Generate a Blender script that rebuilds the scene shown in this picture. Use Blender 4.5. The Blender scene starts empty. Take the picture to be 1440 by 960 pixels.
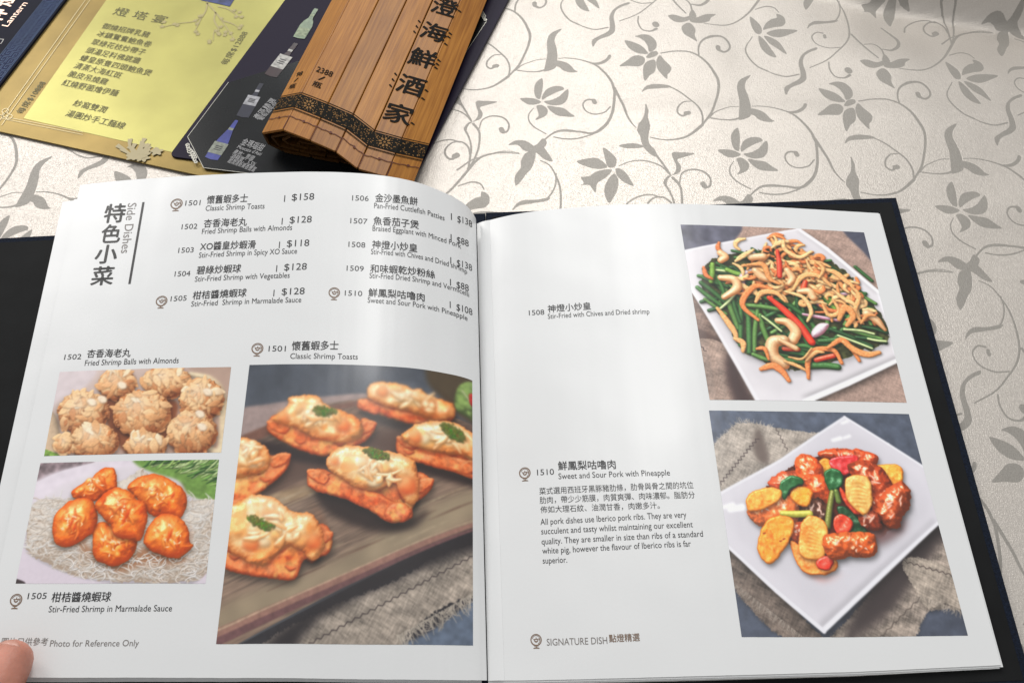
import bpy, bmesh, math, random, json
import numpy as np
from mathutils import Vector, Matrix

# ------------------------------------------------------------------ camera, world, lamps, exposure
C = bpy.context.scene.collection
sc = bpy.context.scene
CAM_F, CAM_PITCH, CAM_ROLL = 1277.81436, 0.53293, -0.04049            # focal length in pixels of a 1440 wide frame; tilt from straight down; roll
cd = bpy.data.cameras.new('camera'); cam = bpy.data.objects.new('camera', cd); C.objects.link(cam)
cd.sensor_width = 36; cd.lens = 36 * CAM_F / 1440.; cd.clip_start = .01; cd.clip_end = 50
fwd = Vector((0, math.sin(CAM_PITCH), -math.cos(CAM_PITCH))); up = Vector((0, math.cos(CAM_PITCH), math.sin(CAM_PITCH)))
right = Vector((1, 0, 0))
r2 = right * math.cos(CAM_ROLL) + up * math.sin(CAM_ROLL); u2 = -right * math.sin(CAM_ROLL) + up * math.cos(CAM_ROLL)
M = Matrix((r2, u2, -fwd)).transposed().to_4x4(); M.translation = Vector((0, 0, .5)); cam.matrix_world = M
sc.camera = cam

w = bpy.data.worlds.new('World'); sc.world = w; w.use_nodes = True
bg = w.node_tree.nodes['Background']; bg.inputs[0].default_value = (.95, .95, .95, 1); bg.inputs[1].default_value = .46
sc.view_settings.view_transform = 'Standard'; sc.view_settings.look = 'None'; sc.view_settings.exposure = 0.10; sc.view_settings.gamma = 1
sc.view_settings.use_curve_mapping = False

def lamp(name, loc, size, power, col=(1, .95, .88), target=(0, .3, 0), shape='DISK'):
    l = bpy.data.lights.new(name, 'AREA'); l.shape = shape; l.size = size; l.energy = power; l.color = col
    o = bpy.data.objects.new(name, l); C.objects.link(o); o.location = loc
    o.rotation_euler = (Vector(target) - Vector(loc)).to_track_quat('-Z', 'Y').to_euler()
    return o
LAMPS = [
    ('ceiling_panel', (.12, 1.62, 1.3), .85, 9.5, (1, .985, .955)),
    ('ceiling_panel', (-1.3, 1.65, 1.3), .8, 12.0, (1, .97, .94)),
    ('downlight', (.28, .72, 1.3), .15, 2.2, (1, .985, .96)),
    ('downlight', (.36, 1.14, 1.3), .12, 1.9, (1, .985, .96)),
    ('downlight', (-.53, 2.3, 1.3), .10, 2.2, (.95, .98, 1)),
]
for n, loc, size, pw, col in LAMPS: lamp(n, loc, size, pw, col)
# ------------------------------------------------------------------ data
D = json.loads(r'''{"PGL":[[[-0.0211,0.3861,0.01],[-0.0212,0.3861,0.0113],[-0.0215,0.3861,0.0128],[-0.022,0.3861,0.0144],[-0.0225,0.3861,0.0161],[-0.0232,0.3861,0.018],[-0.0239,0.3861,0.0199],[-0.0247,0.3861,0.0218],[-0.0256,0.3861,0.0236],[-0.0265,0.386,0.0253],[-0.0276,0.386,0.0269],[-0.0287,0.386,0.0284],[-0.0298,0.386,0.0299],[-0.031,0.386,0.0313],[-0.0323,0.386,0.0327],[-0.0336,0.386,0.0341],[-0.035,0.386,0.0354],[-0.0365,0.386,0.0366],[-0.0379,0.386,0.0378],[-0.0395,0.386,0.0391],[-0.041,0.386,0.0403],[-0.0426,0.386,0.0415],[-0.0443,0.3861,0.0428],[-0.046,0.3861,0.044],[-0.0477,0.3861,0.0453],[-0.0495,0.3861,0.0465],[-0.0513,0.3861,0.0477],[-0.0531,0.3861,0.0488],[-0.055,0.3861,0.0499],[-0.0569,0.3861,0.0509],[-0.0589,0.3861,0.0519],[-0.0609,0.3861,0.0528],[-0.063,0.3861,0.0537],[-0.0651,0.3861,0.0545],[-0.0672,0.3861,0.0554],[-0.0693,0.386,0.0562],[-0.0715,0.386,0.0569],[-0.0738,0.386,0.0577],[-0.076,0.3859,0.0584],[-0.0783,0.3859,0.059],[-0.0807,0.3859,0.0596],[-0.0831,0.3859,0.0602],[-0.0855,0.3859,0.0607],[-0.0879,0.3859,0.0612],[-0.0904,0.3859,0.0617],[-0.093,0.3859,0.0621],[-0.0955,0.3859,0.0625],[-0.0981,0.3859,0.0629],[-0.1008,0.3859,0.0632],[-0.1034,0.3859,0.0636],[-0.1061,0.3859,0.0639],[-0.1089,0.3859,0.0642],[-0.1116,0.3859,0.0645],[-0.1144,0.3858,0.0647],[-0.1173,0.3858,0.065],[-0.1202,0.3858,0.0652],[-0.1231,0.3858,0.0654],[-0.126,0.3858,0.0656],[-0.129,0.3858,0.0657],[-0.1321,0.3858,0.0658],[-0.1351,0.3858,0.0659],[-0.1382,0.3858,0.0659],[-0.1413,0.3858,0.066],[-0.1445,0.3858,0.0661],[-0.1477,0.3858,0.0662],[-0.1509,0.3858,0.0662],[-0.1541,0.3858,0.0663],[-0.1574,0.3858,0.0663],[-0.1607,0.3858,0.0664],[-0.1641,0.3858,0.0664],[-0.1675,0.3858,0.0664],[-0.1709,0.3858,0.0664],[-0.1744,0.3858,0.0663],[-0.1779,0.3858,0.0663],[-0.1814,0.3858,0.0663],[-0.1849,0.3858,0.0662],[-0.1885,0.3858,0.0662],[-0.1921,0.3858,0.0661],[-0.1958,0.3858,0.0661],[-0.1995,0.3858,0.066],[-0.2032,0.3858,0.0659],[-0.2069,0.3858,0.0658],[-0.2107,0.3858,0.0657],[-0.2146,0.3858,0.0655],[-0.2184,0.3858,0.0653],[-0.2223,0.3858,0.0652],[-0.2263,0.3858,0.065],[-0.2303,0.3858,0.0648],[-0.2343,0.3859,0.0645],[-0.2384,0.3859,0.0643],[-0.2425,0.3859,0.064],[-0.2467,0.3859,0.0637],[-0.2509,0.3859,0.0633],[-0.2552,0.3859,0.0629],[-0.2595,0.3859,0.0624],[-0.2639,0.3859,0.062],[-0.2684,0.3859,0.0615]],[[-0.02,0.0885,0.007],[-0.0201,0.0885,0.0073],[-0.0205,0.0884,0.0076],[-0.021,0.0884,0.0079],[-0.0216,0.0884,0.0082],[-0.0223,0.0883,0.0086],[-0.023,0.0883,0.0091],[-0.0239,0.0883,0.0095],[-0.0248,0.0882,0.0099],[-0.0258,0.0882,0.0103],[-0.0269,0.0882,0.0107],[-0.0281,0.0882,0.0111],[-0.0293,0.0881,0.0115],[-0.0306,0.0881,0.0119],[-0.0319,0.0881,0.0123],[-0.0333,0.0881,0.0127],[-0.0347,0.0881,0.0131],[-0.0362,0.0881,0.0136],[-0.0378,0.0881,0.014],[-0.0394,0.0881,0.0144],[-0.041,0.0881,0.0149],[-0.0427,0.0881,0.0154],[-0.0445,0.0881,0.0158],[-0.0463,0.0881,0.0163],[-0.0481,0.0881,0.0168],[-0.05,0.0881,0.0173],[-0.0519,0.0881,0.0178],[-0.0538,0.0881,0.0183],[-0.0558,0.0881,0.0187],[-0.0579,0.0881,0.0192],[-0.06,0.0882,0.0197],[-0.0621,0.0882,0.0201],[-0.0643,0.0882,0.0206],[-0.0665,0.0882,0.0211],[-0.0687,0.0882,0.0215],[-0.071,0.0882,0.022],[-0.0733,0.0883,0.0225],[-0.0756,0.0883,0.023],[-0.078,0.0883,0.0235],[-0.0804,0.0883,0.0241],[-0.0828,0.0883,0.0246],[-0.0853,0.0884,0.0252],[-0.0878,0.0884,0.0258],[-0.0903,0.0884,0.0264],[-0.0928,0.0885,0.027],[-0.0954,0.0885,0.0276],[-0.098,0.0885,0.0283],[-0.1006,0.0885,0.0289],[-0.1032,0.0886,0.0296],[-0.1059,0.0886,0.0303],[-0.1086,0.0886,0.0309],[-0.1113,0.0887,0.0316],[-0.1141,0.0887,0.0323],[-0.1168,0.0887,0.033],[-0.1196,0.0887,0.0337],[-0.1225,0.0887,0.0344],[-0.1253,0.0887,0.0351],[-0.1282,0.0887,0.0358],[-0.1311,0.0887,0.0365],[-0.134,0.0887,0.0372],[-0.1369,0.0887,0.0379],[-0.1399,0.0886,0.0386],[-0.1428,0.0886,0.0393],[-0.1458,0.0886,0.0399],[-0.1489,0.0886,0.0406],[-0.152,0.0887,0.0412],[-0.1551,0.0887,0.0418],[-0.1582,0.0887,0.0423],[-0.1613,0.0888,0.0429],[-0.1645,0.0888,0.0434],[-0.1677,0.0888,0.0439],[-0.171,0.0889,0.0444],[-0.1742,0.0889,0.0449],[-0.1775,0.089,0.0455],[-0.1808,0.089,0.046],[-0.1841,0.0891,0.0465],[-0.1875,0.0891,0.047],[-0.1908,0.0892,0.0475],[-0.1942,0.0892,0.048],[-0.1976,0.0892,0.0484],[-0.2011,0.0893,0.0489],[-0.2046,0.0893,0.0493],[-0.208,0.0894,0.0498],[-0.2116,0.0894,0.0502],[-0.2151,0.0895,0.0506],[-0.2186,0.0895,0.0511],[-0.2222,0.0896,0.0515],[-0.2258,0.0897,0.0519],[-0.2295,0.0898,0.0522],[-0.2331,0.0899,0.0526],[-0.2368,0.09,0.053],[-0.2405,0.0901,0.0533],[-0.2443,0.0903,0.0536],[-0.248,0.0904,0.054],[-0.2518,0.0905,0.0543],[-0.2556,0.0906,0.0547],[-0.2594,0.0908,0.055]]],"PGR":[[[-0.0207,0.3858,0.006],[-0.0179,0.3858,0.0071],[-0.015,0.3859,0.0081],[-0.0121,0.3859,0.0092],[-0.0093,0.3859,0.0101],[-0.0064,0.3859,0.0111],[-0.0036,0.3859,0.012],[-0.0008,0.3859,0.0128],[0.002,0.3859,0.0136],[0.0048,0.3859,0.0143],[0.0076,0.3859,0.0149],[0.0104,0.3858,0.0155],[0.0132,0.3858,0.0161],[0.016,0.3858,0.0165],[0.0187,0.3858,0.0169],[0.0215,0.3858,0.0173],[0.0243,0.3857,0.0176],[0.027,0.3857,0.0179],[0.0298,0.3857,0.0182],[0.0326,0.3857,0.0184],[0.0353,0.3857,0.0186],[0.0381,0.3857,0.0188],[0.0409,0.3857,0.019],[0.0436,0.3857,0.0192],[0.0464,0.3857,0.0194],[0.0491,0.3856,0.0196],[0.0519,0.3856,0.0198],[0.0546,0.3856,0.02],[0.0574,0.3856,0.0201],[0.0601,0.3856,0.0203],[0.0629,0.3856,0.0204],[0.0656,0.3856,0.0206],[0.0684,0.3856,0.0207],[0.0711,0.3856,0.0207],[0.0739,0.3856,0.0207],[0.0767,0.3856,0.0207],[0.0794,0.3855,0.0207],[0.0822,0.3855,0.0206],[0.085,0.3855,0.0205],[0.0878,0.3855,0.0204],[0.0906,0.3855,0.0203],[0.0934,0.3855,0.0203],[0.0961,0.3855,0.0202],[0.0989,0.3855,0.0201],[0.1017,0.3854,0.02],[0.1045,0.3854,0.0199],[0.1073,0.3854,0.0198],[0.1101,0.3854,0.0197],[0.1129,0.3854,0.0195],[0.1157,0.3854,0.0193],[0.1186,0.3853,0.0191],[0.1214,0.3853,0.0189],[0.1242,0.3853,0.0186],[0.1271,0.3853,0.0184],[0.1299,0.3852,0.0181],[0.1328,0.3852,0.0177],[0.1357,0.3852,0.0174],[0.1386,0.3851,0.0171],[0.1414,0.3851,0.0168],[0.1443,0.3851,0.0165],[0.1472,0.385,0.0162],[0.1501,0.385,0.0159],[0.153,0.385,0.0156],[0.1559,0.3849,0.0153],[0.1588,0.3849,0.0149],[0.1617,0.3849,0.0146],[0.1646,0.3848,0.0143],[0.1675,0.3848,0.014],[0.1704,0.3847,0.0137],[0.1733,0.3847,0.0134],[0.1762,0.3847,0.0131],[0.1792,0.3846,0.0128],[0.1821,0.3845,0.0125],[0.185,0.3845,0.0122],[0.1879,0.3843,0.0119],[0.1909,0.3842,0.0116],[0.1938,0.3841,0.0114],[0.1967,0.3839,0.0111],[0.1996,0.3838,0.0108],[0.2026,0.3836,0.0106],[0.2055,0.3834,0.0103],[0.2084,0.3833,0.0101],[0.2114,0.3831,0.0098],[0.2143,0.3829,0.0096],[0.2173,0.3828,0.0093],[0.2202,0.3826,0.0091],[0.2231,0.3824,0.0088],[0.2261,0.3822,0.0085],[0.2291,0.3821,0.0083],[0.232,0.3819,0.008],[0.235,0.3817,0.0078],[0.2379,0.3816,0.0075],[0.2409,0.3814,0.0073],[0.2439,0.3812,0.007],[0.2468,0.381,0.0068],[0.2498,0.3809,0.0065],[0.2528,0.3807,0.0063]],[[-0.0195,0.0884,0.006],[-0.0167,0.0883,0.0063],[-0.014,0.0882,0.0066],[-0.0112,0.0881,0.0068],[-0.0085,0.088,0.0071],[-0.0057,0.0878,0.0074],[-0.0029,0.0877,0.0076],[-0.0002,0.0876,0.0078],[0.0026,0.0875,0.008],[0.0053,0.0874,0.0082],[0.0081,0.0873,0.0083],[0.0108,0.0873,0.0085],[0.0135,0.0872,0.0086],[0.0163,0.0871,0.0087],[0.019,0.087,0.0088],[0.0218,0.087,0.0089],[0.0245,0.0869,0.009],[0.0273,0.0868,0.009],[0.03,0.0868,0.0091],[0.0327,0.0867,0.0091],[0.0355,0.0867,0.0092],[0.0382,0.0867,0.0092],[0.041,0.0866,0.0093],[0.0437,0.0866,0.0093],[0.0464,0.0865,0.0093],[0.0492,0.0865,0.0094],[0.0519,0.0864,0.0094],[0.0546,0.0864,0.0094],[0.0574,0.0863,0.0095],[0.0601,0.0863,0.0095],[0.0629,0.0863,0.0096],[0.0656,0.0862,0.0096],[0.0683,0.0862,0.0096],[0.0711,0.0861,0.0097],[0.0738,0.0861,0.0097],[0.0765,0.086,0.0097],[0.0793,0.086,0.0098],[0.082,0.086,0.0098],[0.0847,0.0859,0.0099],[0.0875,0.0859,0.0099],[0.0902,0.0858,0.0099],[0.0929,0.0858,0.0099],[0.0957,0.0858,0.0099],[0.0984,0.0857,0.0099],[0.1012,0.0857,0.0099],[0.1039,0.0857,0.0099],[0.1066,0.0856,0.0098],[0.1094,0.0856,0.0098],[0.1121,0.0856,0.0098],[0.1149,0.0855,0.0097],[0.1176,0.0855,0.0097],[0.1204,0.0855,0.0097],[0.1231,0.0854,0.0096],[0.1259,0.0854,0.0096],[0.1286,0.0854,0.0095],[0.1314,0.0853,0.0095],[0.1341,0.0853,0.0095],[0.1369,0.0853,0.0094],[0.1396,0.0853,0.0094],[0.1424,0.0852,0.0093],[0.1452,0.0852,0.0093],[0.1479,0.0852,0.0093],[0.1507,0.0851,0.0092],[0.1534,0.0851,0.0092],[0.1562,0.0851,0.0092],[0.1589,0.0851,0.0091],[0.1617,0.085,0.0091],[0.1644,0.085,0.009],[0.1672,0.085,0.009],[0.17,0.085,0.0089],[0.1728,0.085,0.0088],[0.1755,0.0851,0.0087],[0.1783,0.0851,0.0086],[0.1811,0.0851,0.0085],[0.1839,0.0851,0.0084],[0.1867,0.0852,0.0083],[0.1894,0.0852,0.0082],[0.1922,0.0852,0.0081],[0.195,0.0853,0.008],[0.1978,0.0853,0.0079],[0.2006,0.0854,0.0078],[0.2034,0.0854,0.0077],[0.2062,0.0854,0.0076],[0.209,0.0855,0.0075],[0.2118,0.0855,0.0074],[0.2146,0.0855,0.0073],[0.2174,0.0856,0.0072],[0.2202,0.0856,0.0071],[0.223,0.0856,0.007],[0.2258,0.0857,0.0069],[0.2286,0.0857,0.0068],[0.2314,0.0857,0.0067],[0.2342,0.0858,0.0066],[0.237,0.0858,0.0065],[0.2398,0.0858,0.0064],[0.2426,0.0859,0.0063],[0.2454,0.0859,0.0063]]],"RULE":[0.8911,0.9385,0.891,0.7386],"TX":[["L","list","1501",[0.8183,0.9238,0.7916,0.9237,0.0192],0],["L","list","懷舊蝦多士",[0.7807,0.9246,0.7041,0.9256,0.0237],1],["L","list","Classic Shrimp Toasts",[0.7808,0.9085,0.6693,0.9102,0.0197],0],["L","list","$158",[0.6152,0.9289,0.5673,0.9311,0.0241],0],["L","list","|",[0.6312,0.9299,0.6293,0.9298,0.0181],0],["L","list","1502",[0.8186,0.8651,0.7912,0.8652,0.0186],0],["L","list","杏香海老丸",[0.7804,0.8662,0.7008,0.8677,0.023],1],["L","list","Fried Shrimp Balls with Almonds",[0.7817,0.8514,0.6093,0.8576,0.0192],0],["L","list","$128",[0.6156,0.8738,0.569,0.8761,0.0235],0],["L","list","|",[0.632,0.8746,0.6301,0.8746,0.0177],0],["L","list","1503",[0.8183,0.8081,0.7919,0.8084,0.0181],0],["L","list","XO醬皇炒蝦滑",[0.7814,0.811,0.6791,0.8132,0.0224],1],["L","list","Stir-Fried Shrimp in Spicy XO Sauce",[0.7814,0.795,0.5951,0.8022,0.0186],0],["L","list","$118",[0.6171,0.8179,0.5706,0.8204,0.0229],0],["L","list","|",[0.6332,0.8186,0.6314,0.8186,0.0172],0],["L","list","1504",[0.8186,0.7527,0.792,0.7532,0.0176],0],["L","list","碧綠炒蝦球",[0.7816,0.755,0.702,0.758,0.0218],1],["L","list","Stir-Fried Shrimp with Vegetables",[0.7826,0.7395,0.6061,0.7467,0.0181],0],["L","list","$128",[0.6185,0.7633,0.5721,0.766,0.0223],0],["L","list","|",[0.6344,0.764,0.6326,0.764,0.0168],0],["L","list","1505",[0.8191,0.696,0.7924,0.6973,0.0171],0],["L","list","柑桔醬燒蝦球",[0.7825,0.6978,0.6868,0.7031,0.0212],1],["L","list","Stir-Fried  Shrimp in Marmalade Sauce",[0.7831,0.6834,0.5784,0.6925,0.0176],0],["L","list","$128",[0.6191,0.7081,0.5728,0.7109,0.0218],0],["L","list","|",[0.6354,0.7087,0.6336,0.7087,0.0163],0],["L","list","1506",[0.4795,0.9322,0.4381,0.9337,0.0187],0],["L","list","金沙墨魚餅",[0.4213,0.9322,0.2985,0.9404,0.0232],1],["L","list","Pan-Fried Cuttlefish Patties",[0.4232,0.9179,0.2026,0.9281,0.0194],0],["L","list","$138",[0.1462,0.9392,0.0573,0.9552,0.0256],0],["L","list","|",[0.1756,0.9414,0.1716,0.9425,0.019],0],["L","list","1507",[0.4811,0.8774,0.4389,0.8782,0.0183],0],["L","list","魚香茄子煲",[0.4239,0.8765,0.2938,0.884,0.0227],1],["L","list","Braised Eggplant with Minced Pork",[0.425,0.8633,0.1296,0.8753,0.0189],0],["L","list","$88",[0.1504,0.8845,0.0853,0.8935,0.0249],0],["L","list","|",[0.1777,0.8877,0.1738,0.8886,0.0186],0],["L","list","1508",[0.4827,0.8218,0.4418,0.8224,0.0178],0],["L","list","神燈小炒皇",[0.4248,0.8209,0.2978,0.8273,0.0221],1],["L","list","Stir-Fried with Chives and Dried shrimp",[0.4267,0.8087,0.0981,0.8197,0.0185],0],["L","list","$138",[0.1517,0.8267,0.0648,0.8371,0.0243],0],["L","list","|",[0.1798,0.83,0.176,0.8309,0.0181],0],["L","list","1509",[0.4841,0.7669,0.4432,0.7681,0.0174],0],["L","list","和味蝦乾炒粉絲",[0.4272,0.7651,0.2387,0.7758,0.0216],1],["L","list","Stir-Fried Dried Shrimp and Vermicelli",[0.4282,0.7539,0.0894,0.765,0.018],0],["L","list","$88",[0.1543,0.773,0.0906,0.779,0.0237],0],["L","list","|",[0.1819,0.7769,0.1781,0.7777,0.0176],0],["L","list","1510",[0.4854,0.7112,0.4444,0.7123,0.017],0],["L","list","鮮鳳梨咕嚕肉",[0.4295,0.7113,0.2733,0.717,0.0211],1],["L","list","Sweet and Sour Pork with Pineapple",[0.4304,0.6991,0.1011,0.7053,0.0176],0],["L","list","$108",[0.1555,0.7196,0.0692,0.7256,0.0231],0],["L","list","|",[0.1838,0.7237,0.1801,0.7244,0.0172],0],["L","cap","1501",[0.6348,0.5862,0.6019,0.5867,0.0173],0],["L","cap","懷舊蝦多士",[0.5905,0.5876,0.4933,0.5926,0.0218],1],["L","cap","Classic Shrimp Toasts",[0.5919,0.5715,0.4486,0.5762,0.017],0],["L","cap","1502",[0.9699,0.5743,0.9448,0.5744,0.0166],0],["L","cap","杏香海老丸",[0.937,0.5756,0.8702,0.5754,0.0203],1],["L","cap","Fried Shrimp Balls with Almonds",[0.9376,0.5597,0.791,0.5617,0.0179],0],["L","cap","1505",[0.9549,0.1239,0.9299,0.1247,0.015],0],["L","cap","柑桔醬燒蝦球",[0.9228,0.1183,0.8408,0.1196,0.0184],1],["L","cap","Stir-Fried Shrimp in Marmalade Sauce",[0.9237,0.1027,0.7497,0.1049,0.0154],0],["L","note","圖片只供參考",[0.9772,0.0482,0.9169,0.0489,0.0143],0],["L","note","Photo for Reference Only",[0.9136,0.0483,0.7915,0.049,0.0148],0],["L","head","特",[0.9522,0.8961,0.9178,0.8943,0.0537],2],["L","head","色",[0.9508,0.8443,0.9191,0.8433,0.0523],2],["L","head","小",[0.9542,0.7952,0.9186,0.7941,0.051],2],["L","head","菜",[0.9533,0.7432,0.9181,0.7425,0.0497],2],["L","side","Side Dishes",[0.9164,0.938,0.9136,0.8129,0],0],["R","cap","1508",[0.118,0.7311,0.1545,0.7293,0.0181],0],["R","cap","神燈小炒皇",[0.1629,0.7324,0.2655,0.7328,0.0208],1],["R","cap","Stir-Fried with Chives and Dried shrimp",[0.1621,0.7183,0.4025,0.7171,0.0178],0],["R","cap","1510",[0.1173,0.3734,0.1539,0.373,0.0176],0],["R","cap","鮮鳳梨咕嚕肉",[0.1633,0.3802,0.2886,0.3781,0.0207],1],["R","cap","Sweet and Sour Pork with Pineapple",[0.163,0.3635,0.4037,0.3622,0.0174],0],["R","body","菜式選用西班牙黑豚豬肋條，肋骨與骨之間的坑位",[0.1199,0.3332,0.4505,0.3342,0.0157],0],["R","body","肋肉，帶少少筋膜，肉質爽彈、肉味濃郁。脂肪分",[0.1196,0.3153,0.4509,0.315,0.0156],0],["R","body","佈如大理石紋、油潤甘香，肉嫩多汁。",[0.1202,0.2969,0.3734,0.2966,0.0154],0],["R","body","All pork dishes use Iberico pork ribs. They are very",[0.1189,0.2751,0.4274,0.2793,0.0174],0],["R","body","succulent and tasty whilst maintaining our excellent",[0.1194,0.2571,0.4381,0.2605,0.0172],0],["R","body","quality. They are smaller in size than ribs of a standard",[0.119,0.2379,0.4566,0.2424,0.017],0],["R","body","white pig, however the flavour of Iberico ribs is far",[0.1196,0.2203,0.429,0.2248,0.0168],0],["R","body","superior.",[0.1193,0.2022,0.1697,0.2026,0.0167],0],["R","note","SIGNATURE DISH",[0.1187,0.0575,0.2387,0.0579,0.0172],0],["R","brand","點燈精選",[0.2425,0.0591,0.3037,0.0602,0.0152],1]],"IC":[["L",[0.8337,0.9279,0.0138]],["L",[0.8338,0.6958,0.0123]],["L",[0.5091,0.7147,0.0122]],["L",[0.6559,0.5904,0.0122]],["L",[0.9693,0.1209,0.0109]],["R",[0.0907,0.3781,0.0123]],["R",[0.0976,0.0662,0.0109]]],"PH":[["toasts","L",[[0.6674,0.557],[0.0794,0.5719],[0.1026,0.0573],[0.6756,0.0525]]],["balls","L",[[0.9724,0.5478],[0.7002,0.5524],[0.701,0.3832],[0.9706,0.3779]]],["shrimp","L",[[0.9736,0.3644],[0.7032,0.3697],[0.7027,0.1503],[0.9743,0.1492]]],["chives","R",[[0.5064,0.9425],[0.9523,0.9413],[0.949,0.5115],[0.5131,0.517]]],["pork","R",[[0.5079,0.4939],[0.9472,0.486],[0.9507,0.0521],[0.5056,0.0626]]]],"GT":[["燈 塔 宴",[-0.3161,0.6201],[-0.2715,0.6056],0.0105],["御燒招牌乳豬",[-0.3221,0.6037],[-0.2819,0.5902],0.0074],["冰鎮鴛鴦鮑魚卷",[-0.3245,0.5948],[-0.2786,0.5788],0.0074],["翠綠花枝炒帶子",[-0.3271,0.5853],[-0.2818,0.5701],0.0074],["頭湯足料佛跳牆",[-0.3296,0.576],[-0.2844,0.5607],0.0074],["蠔皇原隻四頭鮑魚煲",[-0.3326,0.5675],[-0.2731,0.5464],0.0074],["清蒸大海紅斑",[-0.3353,0.559],[-0.2964,0.5451],0.0074],["脆皮吊燒雞",[-0.3382,0.5501],[-0.3058,0.5386],0.0074],["紅燒野菌燴伊麵",[-0.3408,0.5405],[-0.2952,0.5259],0.0074],["紗窩雙潤",[-0.3274,0.5181],[-0.301,0.5089],0.0074],["湯圓炒手工麵線",[-0.3308,0.5077],[-0.2838,0.4914],0.0074],["每席$10888",[-0.3644,0.5112],[-0.3533,0.5438],0.0068],["每席$12888",[-0.2146,0.5548],[-0.2016,0.591],0.0068]],"GOLD":[[-0.4119,0.5056],[-0.2177,0.4423],[-0.1643,0.6286],[-0.4222,0.8797]],"PANEL":[[-0.3621,0.5065],[-0.2473,0.4676],[-0.176,0.6293],[-0.3244,0.6383]],"DLINE":[[[-0.38,0.5035],[-0.341,0.6422]],[[-0.3769,0.5003],[-0.3379,0.6391]],[[-0.3788,0.5095],[-0.3136,0.4897]],[[-0.3782,0.5071],[-0.3131,0.4873]]],"KNOT":[-0.3768,0.5106],"BLUE":[[-0.3964,0.5733],[-0.3754,0.6407],[-0.3585,0.6397],[-0.388,0.5401]],"LANT":["Lantern",[-0.3976,0.6069],[-0.3878,0.6349],0.0075],"DENG":[[-0.4027,0.6314],[-0.3996,0.6451]],"SHEN":[[-0.4064,0.613],[-0.4026,0.6271]],"SEAL":[-0.4002,0.5904],"TWIG":[[[-0.2397,0.6302],[-0.2393,0.6201],[-0.242,0.6117],[-0.249,0.6064],[-0.2604,0.605],[-0.2731,0.6008]],[[-0.242,0.6117],[-0.2436,0.6019],[-0.2447,0.5964]],[[-0.2395,0.6287],[-0.2311,0.6167],[-0.2238,0.6049],[-0.2164,0.5919],[-0.2116,0.5834]],[[-0.2311,0.6167],[-0.2308,0.6067],[-0.2254,0.5952],[-0.2291,0.594],[-0.2286,0.583]],[[-0.224,0.6063],[-0.2158,0.6023],[-0.2094,0.5971]],[[-0.2301,0.6238],[-0.2219,0.6205],[-0.2153,0.6143],[-0.2109,0.6098]]],"FLOW":[-0.2693,0.464],"BLUEPIC":[[-0.2483,0.6425],[-0.2205,0.6408],[-0.2174,0.6318],[-0.2202,0.623],[-0.2346,0.6285],[-0.2449,0.632]],"DARK":[[-0.2447,0.4613],[-0.0675,0.4239],[0.0084,0.6163],[-0.1749,0.6274]],"DIN":[[-0.2109,0.5316],[-0.2333,0.4792],[-0.2312,0.4744],[-0.2172,0.4485],[-0.2043,0.4417]],"DIN2":[[-0.0178,0.6098],[-0.0101,0.5908],[-0.0591,0.4695]],"ORN":[[-0.2278,0.4627],[-0.0144,0.6016]],"BOT":[[[-0.1482,0.6142],[-0.1598,0.58]],[[-0.1612,0.5746],[-0.1783,0.5387]],[[-0.184,0.5314],[-0.195,0.4967]],[[-0.1986,0.4939],[-0.2131,0.4562]]],"WT":[["金瑪瑙甜",[-0.1932,0.47],[-0.1767,0.4622],0.0075],["Moscato d’Asti",[-0.1953,0.4661],[-0.1771,0.4577],0.0045],["產地：意國",[-0.1978,0.4613],[-0.1826,0.4534],0.0052],["酒精度：5.5%",[-0.199,0.4575],[-0.1807,0.4477],0.0052],["甜潤清新果香豐富",[-0.2006,0.453],[-0.1802,0.4427],0.0052],["產區精選",[-0.1831,0.4937],[-0.1712,0.5131],0.006],["葡萄酒年份",[-0.1798,0.4923],[-0.1691,0.5093],0.005]],"ROLL":[[-0.1721,0.4621,0.0225],[-0.1533,0.4535,0.034],[-0.1333,0.4418,0.0345],[-0.1154,0.4332,0.0315],[-0.1007,0.4215,0.0265],[-0.0817,0.417,0.0225],[-0.0635,0.4208,0.011]],"FOLD":[[0.2765,0.6038],[0.4137,0.5637],[0.339,0.6]],"FOOT":[[-0.3528,0.396],[-0.3038,0.3985],[0.2699,0.3966],[0.2611,0.1064]],"COVER":{"TL":[-0.3507,0.3936],"TR":[0.2683,0.3942],"BR":[0.2595,0.1057]}}''')
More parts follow.
